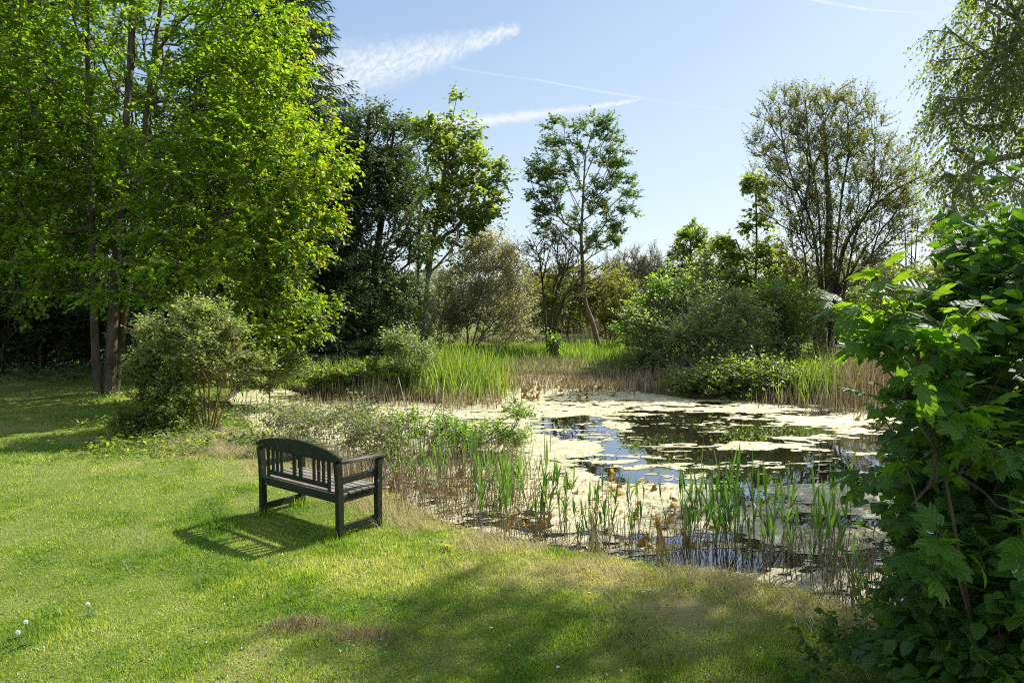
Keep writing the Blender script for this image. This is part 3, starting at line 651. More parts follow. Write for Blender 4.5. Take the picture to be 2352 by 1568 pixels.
T('birch_tree', 'birch with hanging leafy sprays entering from the upper right corner', 'tree', [np.array([[12.8,14.5,-.1],[12.6,14.5,4],[12.2,14.3,8],[11.8,14.0,12],[11.6,14,15]]), np.array([[12.5,14.4,5],[11.4,14.2,6.4],[10.5,14.0,7.2],[9.6,13.8,7.6]])],
  pb(BR, [(2275,60,100,90,0,1.2),(2350,-40,150,120,0,1.2),(2240,200,85,80,0,1),(2310,190,100,90,0,1.1),(2210,310,65,45,0,1),(2310,330,90,60,0,1),(2180,370,30,40,0,1),(2400,200,150,250,0,1.1),(2240,440,80,45,0,1),(2215,500,35,30,0,1)]) , n=900, bf=.25, leaf='diamond', lsize=.072, lmat='mid_leaf', bark='bark_grey', rbase=.2, rtip=.006, tw=6, lpt=8, twl=.75, up=0, droop=1.1, flat=.2, sd=31, stemr=[(.2,.05),(.10,.03)], twr=.004, aspect=1.1)
# upper crown of the same kind of tree standing nearer, just outside the picture: it shades the lawn
T('birch_tree', 'birch crown overhanging from beyond the right edge that shades the lawn', 'tree', [np.array([[11.5,10.5,-.1],[11.3,10.6,5],[10.8,10.8,9],[10.2,11,13]])],
  [(9.9,11.3,11.2,1.9,1.9,1.7),(8.7,12.0,10.2,1.1,1.3,1.1),(11,11.5,13.2,2,2,1.6),(10.8,11.0,9.0,1.7,1.5,1.5),(9.2,10.9,9.4,1.1,1.0,1.0)], n=640, bf=.3, leaf='diamond', lsize=.085, lmat='mid_leaf', bark='bark_grey', rbase=.2, rtip=.006, tw=6, lpt=8, twl=.8, up=0, droop=.9, flat=.2, sd=32)

# thicket on the far right bank
for k, (lab, px, D_, rows, n, lm, ls, sdn, cat) in enumerate([
  ('bright yellow-green leaning willow bush at the left end of the thicket by the fallen log', 1560, 25.5, [(1520,760,70,50,0,1),(1480,720,45,30,0,1),(1560,800,95,50,0,.9),(1500,830,60,30,-.5,1),(1560,700,70,40,1,1)], 1000, 'shrub_leaf', .12, 41, 'bush'),
  ('mid green rounded bush in the middle of the thicket below the small upright tree', 1620, 30, [(1600,670,90,55),(1650,730,100,70),(1560,700,60,50),(1680,650,60,40)], 1100, 'shrub_leaf', .15, 42, 'bush'),
  ('grey-green bush with a rounded top behind the young maple', 1700, 33, [(1700,620,60,60),(1650,620,45,30),(1790,640,50,50),(1800,700,60,60)], 800, 'olive_leaf', .15, 43, 'bush'),
  ('fresh green sunlit bush at the foot of the young maple', 1770, 26.5, [(1760,760,85,50),(1820,730,60,60),(1700,770,70,40),(1780,690,60,50)], 900, 'fresh_leaf', .13, 44, 'bush'),
  ('dark low bush spilling over the water edge below the thicket', 1690, 20.0, [(1650,885,75,26,0,.8),(1720,880,90,34,0,.8),(1790,886,80,32,0,.8),(1590,880,50,20,0.3,1),(1870,880,50,26,0.6,1)], 1700, 'mid_leaf', .10, 45, 'bush'),
  ('sparse light green bush in front of the thicket middle, above the dark low one', 1650, 23.5, [(1640,800,80,55,0,.9),(1710,790,70,60,0,.9),(1600,740,60,50,0,1),(1680,720,60,40,0,1)], 800, 'shrub_leaf', .12, 61, 'bush'),
  ('tangled green bush at the right end of the thicket against the leaning dark trunk', 1830, 24.5, [(1820,800,60,50,0,1),(1840,740,50,60,0,1),(1790,830,70,35,0,1),(1800,700,40,40,0,1)], 800, 'mid_leaf', .12, 62, 'bush'),
  ('yellow-green spray of leaves at the leftmost top of the thicket', 1480, 27, [(1470,720,40,28,0,1),(1520,690,45,30,0,1),(1450,770,45,35,0,1)], 450, 'fresh_leaf', .13, 63, 'bush'),
  ('leafy bush behind the leaning dark trunk, right of the thicket', 1990, 30, [(1990,700,70,60),(2060,700,70,80),(2130,690,70,70),(1960,760,60,50),(2080,760,90,50)], 1300, 'shrub_leaf', .14, 46, 'bush'),
  ('olive bush at the right end of the far bank behind the sycamore sapling', 2250, 24, [(2190,640,70,70),(2270,620,90,80),(2250,740,120,90),(2380,680,100,120)], 1300, 'olive_leaf', .14, 47, 'bush'),
  ]):
    n = int(n*.45); ls *= 1.12
    x0 = [Ls([(px-30,840 if D_ < 27 else 800),(px-45,740),(px-60,690)], D_), Ls([(px,840 if D_ < 27 else 800),(px+5,740),(px+10,670)], D_), Ls([(px+25,840 if D_ < 27 else 800),(px+60,760),(px+80,700)], D_+.3)]
    if sdn == 45: x0 = [Ls([(px-40,900),(px-60,870),(px-70,850)], D_), Ls([(px+40,900),(px+70,870),(px+100,850)], D_)]
    T('thicket_bush', lab, cat, x0, pb(D_, rows), n=n, bf=.4, leaf='diamond', lsize=ls, lmat=lm, bark='bark_grey', rbase=.05, rtip=.008, tw=5, lpt=6, twl=.6, up=.35, flat=.3, sd=sdn, twr=.008, group='bushes of the far bank thicket', floor=0.0 if sdn != 45 else -.25, shell=.2)
T('bare_sapling', 'thin bare pole sapling standing in the gap left of the birch', 'tree', [Ls([(2085,760),(2092,640),(2096,480)], 25), Ls([(2092,640),(2080,560),(2072,520)], 25), Ls([(2094,600),(2106,540),(2112,510)], 25)], None if False else pb(25, [(2090,600,30,40)]), n=25, bf=.5, lsize=.08, lmat='olive_leaf', rbase=.03, rtip=.008, tw=1, lpt=1, twl=.3, up=.6, sd=48, bark='bark_dark')

# dark wood behind the lime tree
for k, (lab, px, D_, rows, n, lm, cx_) in enumerate([
  ('shaded tree with pale green outer leaves at the far left behind the lawn', -60, 27, [(-40,300,230,260),(60,500,190,150),(-80,560,150,150)], 1300, 'mid_leaf', -60),
  ('shaded broadleaf tree directly behind the three close trunks', 280, 29, [(280,250,220,260),(330,480,190,140),(200,420,150,150)], 1500, 'mid_leaf', 280),
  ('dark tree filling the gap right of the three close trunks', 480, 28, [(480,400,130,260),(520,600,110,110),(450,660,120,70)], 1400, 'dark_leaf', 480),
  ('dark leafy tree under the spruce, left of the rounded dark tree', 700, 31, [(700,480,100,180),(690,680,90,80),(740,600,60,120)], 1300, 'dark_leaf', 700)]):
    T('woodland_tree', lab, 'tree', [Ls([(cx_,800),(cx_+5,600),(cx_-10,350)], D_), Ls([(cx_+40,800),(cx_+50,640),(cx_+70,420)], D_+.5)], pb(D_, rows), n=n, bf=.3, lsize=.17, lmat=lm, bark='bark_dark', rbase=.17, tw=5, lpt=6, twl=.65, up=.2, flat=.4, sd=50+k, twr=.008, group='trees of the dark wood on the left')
for k, (px, D_, top, lab) in enumerate([(-20,25,640,'leftmost dark laurel-like bush at the edge of the wood'), (110,26,650,'dark bush left of the three close trunks'), (190,28,640,'dark bush right behind the left trunk'), (400,25.5,650,'dark bush behind the pale shrub'), (560,26,690,'dark bush beneath the lowest lime branches'), (690,29,700,'dark bush under the spruce beside the grass hummock'), (900,31,700,'green leafy bush at the foot of the dark rounded tree')]):
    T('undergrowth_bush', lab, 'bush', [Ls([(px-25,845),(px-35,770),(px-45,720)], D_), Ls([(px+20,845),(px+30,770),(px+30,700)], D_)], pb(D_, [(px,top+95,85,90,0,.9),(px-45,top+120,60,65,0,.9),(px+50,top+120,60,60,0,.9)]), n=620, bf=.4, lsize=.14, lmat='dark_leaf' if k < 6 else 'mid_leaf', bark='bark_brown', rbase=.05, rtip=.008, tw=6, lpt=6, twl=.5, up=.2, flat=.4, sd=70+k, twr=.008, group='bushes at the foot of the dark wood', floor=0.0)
seed(80)
for k, (px, D_, r0, lab) in enumerate([(85,25.5,.07,'thin pale leaning trunk in the dark wood nearest the three trunks'),(40,25,.07,'thin trunk at the left of the dark wood'),(95,27,.09,'slim trunk in the dark wood between two thin ones'),(640,26.5,.16,'dark trunk seen in the gap under the lime branches'),(735,30,.12,'pale trunk left of the rounded dark tree')]):
    b = at_dist(px, D_); t = thing('slim_tree', b, lab, 'tree', 'slim trees in the dark wood'); v, f = tube(curve([(0,0,-.1),(U(-.2,.2),0,2),(U(-.4,.4),.1,4.2),(U(-.5,.5),0,7)], 12), np.linspace(r0, r0*.6, 12), 7)
    link('trunk', MB().add(v, f).build('trunk', M['bark_brown'], True), t)
    pts = [np.array([(0,0,z),(U(-1,1)*.6,U(-.5,.5),z+.3),(U(-1.6,1.6),U(-.8,.8),z+U(-.2,.6))]) for z in np.arange(1.0, 6, .45)]; mb = MB()
    for q in pts: v, f = tube(q, [.022,.015,.006], 4); mb.add(v, f)
    link('branches', mb.build('branches', M['bark_brown']), t)

# left lawn edge shrubs
DS = 13.4
T('spindle_shrub', 'pale leafy shrub on a fan of reddish brown bare stems left of the bench', 'shrub', [Ls([(470,985),(455,880),(420,780)], DS), Ls([(478,985),(480,880),(470,760)], DS), Ls([(488,985),(510,880),(540,790)], DS), Ls([(465,985),(430,900),(380,830)], DS+.1), Ls([(483,985),(500,900),(500,800)], DS+.3), Ls([(474,985),(465,860),(440,740)], DS+.2), Ls([(492,985),(520,920),(560,860)], DS-.1)],
  pb(DS, [(440,770,95,60,0,1),(500,790,75,60,0,1),(380,830,70,50,0,1),(430,840,110,55,0,1),(530,830,55,45,0,1),(580,850,40,30,.4,1),(350,880,45,40,0,1),(470,720,60,25,0,1)]), n=640, bf=.4, leaf='diamond', lsize=.07, lmat='shrub_leaf', bark='bark_red', rbase=.022, rtip=.004, tw=6, lpt=8, twl=.32, up=.25, flat=.5, sd=90, twr=.003, stemr=[(.022,.01)]*7)
T('yew_shrub', 'small dark fine-leaved shrub leaning left of the reddish stems', 'shrub', [Ls([(400,1000),(385,930),(370,860)], 12.8), Ls([(410,1000),(400,940),(410,880)], 12.8), Ls([(380,1000),(350,960),(320,940)], 12.8)],
  pb(12.8, [(370,890,60,60,0,1),(340,950,60,40,0,1),(400,960,50,40,0,1),(310,970,45,22,0,1),(350,840,40,30,.3,1)]), n=560, bf=.4, leaf='diamond', lsize=.055, lmat='mid_leaf', bark='bark_dark', rbase=.02, rtip=.004, tw=6, lpt=7, twl=.25, up=.15, flat=.7, sd=91, twr=.003)
T('bramble_patch', 'leggy half-dead bramble bush with small yellowing leaves behind the bench', 'bush', [Ls([(720,1060),(700,1010),(680,960)], 11.4), Ls([(800,1060),(800,1010),(810,960)], 11.4), Ls([(650,1030),(640,990),(650,950)], 12), Ls([(860,1060),(880,1010),(890,980)], 11.6)],
  pb(11.5, [(680,985,70,42,.3,1.2),(760,1010,90,50,0,1),(850,1000,70,45,0,1),(650,960,50,30,1,1),(880,1040,50,40,-.3,1),(800,970,80,30,.8,1)]), n=480, bf=.5, leaf='diamond', lsize=.06, lmat='bramble', bark='deadwood', rbase=.014, rtip=.004, tw=5, lpt=5, twl=.34, up=.3, flat=.2, sd=92, twr=.003, floor=-.2)
T('willow_shoots', 'low willow with fresh yellow-green sprays leaning over the algae beyond the bench arm', 'bush', [Ls([(940,1060),(1010,1010),(1090,980)], 12.4), Ls([(950,1070),(1060,1040),(1170,990),(1195,960)], 12.0), Ls([(930,1060),(940,1000),(960,960)], 12.5), Ls([(1000,1070),(1090,1060),(1150,1040)], 11.8)],
  pb(12.2, [(1180,990,40,45,0,1),(1140,1030,50,45,0,1),(1060,985,60,35,0,1),(980,975,55,35,0,1),(1030,1040,70,35,0,1),(1200,970,30,22,0,1),(920,1000,40,50,0,1)]), n=280, bf=.5, leaf='narrow', lsize=.09, lmat='fresh_leaf', bark='bark_grey', rbase=.03, rtip=.004, tw=4, lpt=7, twl=.34, up=.35, upright=.3, flat=.3, sd=93, twr=.003, floor=-.15, aspect=1.4)
T('willow_shrub', 'small willow with whitish leaves growing on the grass hummock', 'bush', [Ls([(930,850),(945,800),(960,770)], 20), Ls([(925,850),(915,810),(905,770)], 20.2)], pb(20, [(955,830,35,30),(930,800,40,20),(905,790,15,30)]), n=220, bf=.4, leaf='narrow', lsize=.12, lmat='shrub_leaf', rbase=.02, rtip=.004, tw=4, lpt=6, twl=.4, up=.4, sd=94, twr=.004, aspect=1.4)
T('herb_clump', 'bushy green herbs covering the top of the grass hummock', 'plant', [Ls([(850,880),(850,850),(850,830)], 20.3), Ls([(780,880),(780,850),(770,835)], 20.6)], pb(20.3, [(800,860,60,18),(860,862,60,22),(740,870,50,12),(910,870,40,14)]), n=420, bf=.5, lsize=.10, lmat='mid_leaf', rbase=.02, rtip=.004, tw=6, lpt=6, twl=.25, up=.5, sd=95, twr=.004, floor=.05)
T('low_shrub', 'scraggly green shrub at the far left end of the pond beside the pale shrub', 'shrub', [Ls([(620,880),(615,850),(600,830)], 18), Ls([(650,880),(660,850),(670,830)], 18.4)], pb(18, [(620,850,50,28),(670,840,40,24),(590,870,40,25)]), n=420, bf=.5, lsize=.09, lmat='shrub_leaf', rbase=.02, rtip=.004, tw=5, lpt=6, twl=.35, up=.4, sd=96, twr=.004)

# foreground right
def st(*p): return np.array(p, float)
T('sycamore_sapling', 'sycamore sapling with big five-lobed leaves on red stalks leaning out over the pond edge', 'sapling', [st((2.45,3.3,-.05),(2.25,3.3,1.0),(2.05,3.3,1.9),(1.92,3.3,2.35)), st((2.3,3.3,.8),(2.1,3.25,1.3),(1.9,3.2,1.5)), st((2.4,3.3,.5),(2.6,3.0,1.2),(2.75,2.95,1.9))],
  pb(3.2, [(2027,690,30,30,0,1.2),(2092,740,75,50,0,1.2),(2142,850,90,60,0,1.2),(2042,800,40,30,0,1),(2102,930,40,30,0,1),(2192,1000,70,50,-.1,1),(2132,1060,40,50,.1,1),(2112,1230,45,20,0,1.2),(2300,1170,40,30,-.4,1)]),
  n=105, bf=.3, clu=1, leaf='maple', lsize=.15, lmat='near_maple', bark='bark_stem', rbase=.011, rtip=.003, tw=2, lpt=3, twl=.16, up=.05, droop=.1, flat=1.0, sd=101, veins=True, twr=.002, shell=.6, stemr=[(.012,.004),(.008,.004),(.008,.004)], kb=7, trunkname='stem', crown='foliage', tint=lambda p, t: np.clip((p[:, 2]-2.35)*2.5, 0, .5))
T('dogwood_bush', 'large dark green bush of broad oval leaves filling the right edge', 'bush', [st((3.5,4.3,-.05),(3.4,4.3,1.2),(3.3,4.3,2.2)), st((3.3,4.2,-.05),(3.0,4.2,1.0),(2.9,4.2,1.9)), st((3.0,3.6,-.05),(2.6,3.5,.7),(2.5,3.5,1.3))],
  pb(3.5, [(2290,560,80,55,.3,1),(2220,650,90,45,.3,1),(2320,660,110,90,.2,1),(2230,760,110,90,.3,1),(2330,820,120,110,0,1),(2240,930,110,100,.3,1),(2340,1000,120,120,0,1),(2260,1120,130,110,.3,1),(2340,1250,130,130,0,1),(2260,1330,130,120,.2,1),(2185,1190,50,60,.1,1),(2340,1450,140,130,-.2,1),(2230,1500,110,100,.1,1),(2190,1420,80,80,.2,1),(2160,1560,70,70,.1,1),(2170,1280,60,80,.3,1),(2180,1040,50,80,.4,1),(2170,900,50,70,.5,1),(2165,1120,40,60,.5,1)])+[(3.9,4.6,1.6,.9,.9,1.4),(4.4,4.2,2.0,.8,.8,1.2),(3.6,5.0,.9,.8,.5,.8)],
  n=1900, bf=.3, clu=2, leaf='oval', lsize=.098, lmat='near_oval', bark='bark_dark', rbase=.02, rtip=.004, tw=4, lpt=5, twl=.24, up=.1, flat=.75, sd=102, veins=True, twr=.0025, shell=.4, kb=7, trunkname='stems', crown='foliage', stemr=[(.03,.008)]*3)
T('nettle_patch', 'shaded low leafy weeds at the foot of the dark green bush', 'plant', [st((2.1,3.9,-.02),(2.05,3.9,.2),(2.0,3.9,.3)), st((2.6,4.2,-.02),(2.6,4.2,.2),(2.6,4.2,.4))], [(2.1,3.8,.08,.5,.6,.12),(2.5,4.3,.1,.5,.5,.18),(2.3,3.4,.06,.5,.4,.1)], n=170, bf=.5, leaf='oval', lsize=.055, lmat='near_oval', bark='green_stem', rbase=.005, rtip=.002, tw=3, lpt=3, twl=.1, up=.3, sd=103, veins=True, twr=.0015, shell=0, floor=.03)

# ------------------------------------------------------------------ bench
LR, RR, RF = G(597,1184), G(776,1232), G(868,1207)
uu = RR-LR; L_B = 1.34; ang = radians(-36.5); ub = np.array([cos(ang), sin(ang), 0]); vb = np.array([-sin(ang), cos(ang), 0])
ctr = (LR+RR)/2; org = ctr-ub*L_B/2; org[2] = gz1(ctr[0]+.2, ctr[1]+.2)-.03
bench = thing('garden_bench', (*org[:2], org[2]), 'weathered dark green wooden garden bench with an arched back rail, facing the pond', 'bench')
bench.rotation_euler = (0, 0, ang); bench.scale = (1.075, 1.12, 1.05); bench.location = (org[0]-ub[0]*.05, org[1]-ub[1]*.05, org[2])
DB = .54
def bpiece(name, boxes, mat='bench', parent=bench, bev=.006):
    mb = MB()
    for (x0, x1, y0, y1, z0, z1) in boxes:
        h = np.array([x1-x0, y1-y0, z1-z0])/2; c_ = np.array([x0+x1, y0+y1, z0+z1])/2
        ax = int(np.argmax(h)); order = [ax, (ax+1) % 3, (ax+2) % 3]; E = np.eye(3)[order]
        v, f = boxv(c_, h[order], E, bev); mb.add(v, f)
    return link(name, mb.build(name, M[mat]), parent)
PW = .058
def bentpost(name, x, y, prof):
    """square post following a side profile [(dy,z)...]"""
    mb = MB(); n = len(prof); h = PW/2; v = []
    for dy, z in prof: v += [(x-h, y+dy-h, z), (x+h, y+dy-h, z), (x+h, y+dy+h, z), (x-h, y+dy+h, z)]
    f = [[4*i+a, 4*i+(a+1) % 4, 4*i+4+(a+1) % 4, 4*i+4+a] for i in range(n-1) for a in range(4)] + [[0,3,2,1], [4*n-4, 4*n-3, 4*n-2, 4*n-1]]
    return link(name, mb.add(np.array(v), np.array(f)).build(name, M['bench']), bench)
for x in (.03, L_B-.03):
    bentpost('leg', x, .03, [(0,0),(0,.46),(-.004,.62),(-.02,.80)])
    bentpost('leg', x, DB-.03, [(0,0),(0,.44),(.006,.62),(.022,.752)])
    bpiece('stretcher', [(x-.014, x+.014, .0615, DB-.0615, .085, .16)])
    bpiece('side_rail', [(x-.017, x+.017, .0615, DB-.0615, .385, .462)])
    bpiece('arm_slat', [(x-.013, x+.013, .058, DB-.055, .575, .648)])
    # arm: rounded board swelling towards the front
    s = np.linspace(0, 1, 12); mb = MB(); V_ = []
    for q in s:
        w_ = .030+.012*math.sin(q*pi*.8); th = .022; yc = .035+q*(DB+.02); zc = .800-.024*q
        if q > .9: zc -= .012*(q-.9)/.1; w_ *= .9
        for a in np.arange(8)*pi/4+pi/8: V_.append((x+w_*1.05*np.sign(cos(a))*abs(cos(a))**.7, yc, zc+th*np.sign(sin(a))*abs(sin(a))**.7))
    V_ = np.array(V_); V_[:, 2] += .0; f = np.array([[8*i+a, 8*i+(a+1) % 8, 8*i+8+(a+1) % 8, 8*i+8+a] for i in range(11) for a in range(8)])
    caps = np.array([list(range(8))[::-1], list(range(88, 96))])
    link('armrest', mb.add(V_, [f, caps]).build('armrest', M['arm'], False), bench)
bpiece('seat_rail', [(.0615, L_B-.0615, .016, .044, .385, .470)])
bpiece('seat_rail', [(.0615, L_B-.0615, DB-.044, DB-.016, .385, .462)])
for k in range(6):
    y0 = .050+k*.081; bpiece('seat_board', [(.004 if k == 5 else .0, L_B-(.004 if k == 5 else 0), y0+.002, y0+.070, .464, .482)] if k not in (0,) else [(.064, L_B-.064, y0, y0+.070, .464, .482)], 'seat', bev=.004) if k < 5 else bpiece('seat_board', [(.064, L_B-.064, y0-.004, y0+.05, .464, .482)], 'seat', bev=.004)
# arched top rail
n = 25; xr = np.linspace(-.018, L_B+.018, n); q = np.linspace(-1, 1, n); V_ = []
for x, t in zip(xr, q):
    zt = .868+.092*(1-abs(t)**2.0); zb = .798 if abs(t) < .9 else .798+.028*((abs(t)-.9)/.1)**2; zt -= .012*max(0, (abs(t)-.95)/.05)
    yc = .012; b_ = .008
    V_ += [(x, yc-.022, zb+b_), (x, yc-.022+b_, zb), (x, yc+.022-b_, zb), (x, yc+.022, zb+b_), (x, yc+.022, zt-b_), (x, yc+.022-b_, zt), (x, yc-.022+b_, zt), (x, yc-.022, zt-b_)]
f = np.array([[8*i+a, 8*i+(a+1) % 8, 8*i+8+(a+1) % 8, 8*i+8+a] for i in range(n-1) for a in range(8)]); caps = np.array([list(range(8)), list(range(8*n-8, 8*n))[::-1]])
link('top_rail', MB().add(np.array(V_), [f, caps]).build('top_rail', M['bench']), bench)
def slat(x, wd, z0): return bpiece('back_slat', [(x-wd/2, x+wd/2, .008, .026, z0, .806)], bev=.003)
for x in (.165, L_B-.165): slat(x, .042, .484)
for x in (.25, .325, .40, L_B-.25, L_B-.325, L_B-.40): slat(x, .036, .572)
for x in (L_B/2-.052, L_B/2+.052): slat(x, .048, .572)
bpiece('lower_back_rail', [(.1875, L_B-.1875, .004, .030, .520, .571)])

bpy.context.view_layer.update()
# ------------------------------------------------------------------ grasses and reeds
def blades(x, y, z, h, w_, lean, v, segs_=1, t=None, az=None, droop=0.0):
    n = len(x); a = U(0, 2*pi, n) if az is None else az; d = np.stack([np.cos(a), np.sin(a), 0*a], -1); f_ = U(0, 2*pi, n); wv_ = np.stack([np.cos(f_), np.sin(f_), 0*f_], -1)
    b = np.stack([x, y, z], -1); up = np.array([0, 0, 1.]); h = np.broadcast_to(h, (n,)); w_ = np.broadcast_to(w_, (n,)); lean = np.broadcast_to(lean, (n,))
    if segs_ == 1:
        tip = b+up*(h*np.sqrt(np.maximum(1-lean**2, .1)))[:, None]+d*(h*lean)[:, None]
        vv = np.stack([b-wv_*w_[:, None]/2, b+wv_*w_[:, None]/2, tip], 1).reshape(-1, 3); f = np.arange(n*3).reshape(n, 3); k = 3
    else:
        L = []; S_ = segs_+1
        for i in range(S_):
            s = i/segs_; p = b+d*(h*lean*s**1.8)[:, None]+up*(h*(s-droop*s**3*lean))[:, None]; ww = w_*(1-s**2.2)*(.75+.5*s*(s < .6))
            if i < segs_: L += [p-wv_*ww[:, None]/2, p+wv_*ww[:, None]/2]
            else: L += [p]
        k = len(L); vv = np.stack(L, 1).reshape(-1, 3); o = (np.arange(n)*k)[:, None]
        f = [np.concatenate([o+np.array([[2*i, 2*i+1, 2*i+3, 2*i+2]]) for i in range(segs_-1)], 0), o+np.array([[k-3, k-2, k-1]])]
    at = {'v': np.repeat(v, k)}; 
    if t is not None: at['t'] = np.repeat(t, k)
    return vv, f, at
def clip01(a): return np.clip(a, 0, 1)
# lawn
seed(200); n = 620000
d_ = np.exp(U(np.log(3.2), np.log(24), n)); a_ = U(-.76, .62, n); x, y = d_*np.sin(a_), d_*np.cos(a_)
s = sdist(x, y); k = (s < -.05) & ((x < 3.6) | (y > 16) | (x < -1)); dr = dryness(x, y, s); k &= (U(0, 1, n) > dr*.25); x, y, s, d_, dr = x[k], y[k], s[k], d_[k], dr[k]
tuft = fbm(x*2.2, y*2.2, 41, 4); big = fbm(x*.5, y*.5, 42, 3); fine = fbm(x*9, y*9, 43, 2)
h = (.018+.035*clip01((tuft-.3)*2.2)*clip01(fine*1.6))*U(.6, 1.4, len(x)) + (s > -.6)*U(0, .04, len(x))*clip01((fine-.3)*3)
h += .03*clip01((fbm(x*1.2, y*1.2, 45, 2)-.6)*6)
v = clip01(.52+(tuft-.5)*-1.5+(big-.5)*1.4+(fine-.5)*.5+rng.normal(size=len(x))*.20)
z = hgt(x, y, s)
vv, f, at = blades(x, y, z-.004, h, .0042+.00062*d_, U(.15, .85, len(x)), v, 1, clip01(dr*1.3*(U(0, 1, len(x)) < .2+dr*.6)))
tag(link('lawn_grass', mesh('lawn_grass', vv, [f], M['lawn'], at)), 'short mown green lawn grass with dry patches', 'grass', None, 'stuff')
# lawn weeds: small round leaves
n = 9000; d_ = np.exp(U(np.log(3.4), np.log(14), n)); a_ = U(-.72, .6, n); x, y = d_*np.sin(a_), d_*np.cos(a_); s = sdist(x, y); k = (s < -.3) & (fbm(x*1.3, y*1.3, 51, 3) > .48); x, y = x[k], y[k]; z = hgt(x, y)
C_ = np.stack([x, y, z+U(.015, .035, len(x))], -1); Dn = rng.normal(size=C_.shape)*[1, 1, .3]; Nn = rng.normal(size=C_.shape)*.45+[0, 0, 1]
co, fs, at = leaves(C_, Dn, Nn, U(.012, .028, len(x)), 'heart', U(0, 1, len(x)))
tag(link('lawn_weeds', mesh('lawn_weeds', co, fs, M['clover'], at)), 'clover and small weed leaves scattered through the lawn', 'weeds', None, 'stuff')
fv = []
for fx_, fy_ in [(.03,.03),(L_B-.03,.03),(.03,DB-.03),(L_B-.03,DB-.03)]:
    c_ = bench.location; fv.append((c_[0]+ub[0]*fx_+vb[0]*fy_, c_[1]+ub[1]*fx_+vb[1]*fy_))
fv = np.array(fv)[rng.integers(0, 4, 700)]; x, y = fv[:, 0]+rng.normal(size=700)*.06, fv[:, 1]+rng.normal(size=700)*.06
vv, f, at = blades(x, y, hz(x, y)-.005, U(.05, .15, 700), .007, U(.1, .7, 700), U(.2, .7, 700), 2, np.zeros(700))
tag(link('long_grass', mesh('long_grass', vv, f, M['lawn'], at)), 'longer unmown grass around the bench feet', 'grass', None, 'stuff')
# straw and cut dry grass along the near shore
seed(210); n = 15000; t = U(0, 1, n)
shore = np.array(GP([(380,1010),(470,1030),(560,1048),(640,1075),(760,1120),(900,1170),(1020,1215),(1160,1255),(1300,1285),(1480,1308),(1650,1330),(1840,1385),(2000,1440),(2120,1500)], 0))
def along(poly, t):
    dl = np.r_[0, np.cumsum(np.linalg.norm(np.diff(poly, axis=0), axis=1))]; q = t*dl[-1]; return np.interp(q, dl, poly[:, 0]), np.interp(q, dl, poly[:, 1])
x, y = along(shore, t); x = x+rng.normal(size=n)*.22; y = y+rng.normal(size=n)*.22; k = (fbm(x*1.7, y*1.7, 61, 3) > .34); x, y = x[k], y[k]; n = len(x); s = sdist(x, y); k = s < .35; x, y, s = x[k], y[k], s[k]; n = len(x)
z = np.maximum(hgt(x, y, s), ZW)+U(.0, .035, n)
vv, f, at = blades(x, y, z, U(.04, .15, n), .0055, U(.96, 1.0, n), clip01(.5+rng.normal(size=n)*.3), 2)
tag(link('dry_grass', mesh('dry_grass', vv, f, M['straw'], at)), 'cut dry straw lying along the near shore', 'dry grass', None, 'stuff')
# litter under the shrubs on the left
seed(211); n = 26000; px, py = U(150, 640, n), U(900, 1050, n); g = np.array([G(a, b) for a, b in zip(px[:6000], py[:6000])]); n = len(g)
x, y = g[:, 0]+rng.normal(size=n)*.2, g[:, 1]+rng.normal(size=n)*.3; s = sdist(x, y); k = (fbm(x*1.1, y*1.1, 62, 3) > .42) & (s < .1); x, y = x[k], y[k]; n = len(x); z = hz(x, y)
C_ = np.stack([x, y, z+U(.02, .22, n)**1.0], -1); co, fs, at = leaves(C_, rng.normal(size=C_.shape)*[1, 1, .4], rng.normal(size=C_.shape)*.5+[0, 0, 1], U(.05, .10, n), 'diamond', U(0, 1, n))
tag(link('ground_ivy', mesh('ground_ivy', co, fs, M['mid_leaf'], at)), 'low leafy ground cover around the foot of the three trunks', 'ground cover', None, 'stuff')
# woodland floor leaves, left background
n = 15000; x, y = U(-24, -4, n), U(20.5, 34, n); k = (sdist(x, y) < -.3) & (y > 20.8+.0*x) & (fbm(x*.9, y*.9, 63, 3) > .36); x, y = x[k], y[k]; n = len(x); z = hz(x, y)
C_ = np.stack([x, y, z+U(.0, .4, n)], -1); co, fs, at = leaves(C_, rng.normal(size=C_.shape)*[1, 1, .4], rng.normal(size=C_.shape)*.5+[0, 0, 1], U(.10, .2, n), 'diamond', U(0, 1, n))
tag(link('woodland_floor', mesh('woodland_floor', co, fs, M['dark_leaf'], at)), 'shaded leafy plants carpeting the wood edge', 'ground cover', None, 'stuff')
# tall bright grass: hummock and far bank
seed(220)
def pixpts(n, x0, x1, y0, y1, z=0.0, dist=None):
    px, py = U(x0, x1, n), U(y0, y1, n); e = np.minimum((x1-x0)*.3, 30) if n > 60 else 3; px = px+rng.normal(size=n)*e; py = py+rng.normal(size=n)*(y1-y0)*.13; r = (px-CX)[:, None]*RV+F*FV+(CY-py)[:, None]*UV; q = (z-CAMZ)/r[:, 2]; return r[:, 0]*q, r[:, 1]*q
XS = []; YS = []; HS = []
for (m_, x0, x1, y0, y1, h0, h1) in [(2600,690,1090,838,872,.35,.75),(1500,860,1010,860,890,.3,.65),(1700,990,1130,845,900,.6,1.1),(7500,1040,1460,790,826,.18,.5),(2600,1400,1560,795,850,.3,.7),(900,1840,1930,868,905,.6,1.1),(700,520,700,850,880,.2,.5),(2500,900,1150,800,830,.2,.5),(1500,1600,2100,805,850,.3,.8)]:
    a, b = pixpts(m_, x0, x1, y0, y1); XS.append(a); YS.append(b); HS.append(U(h0, h1, m_))
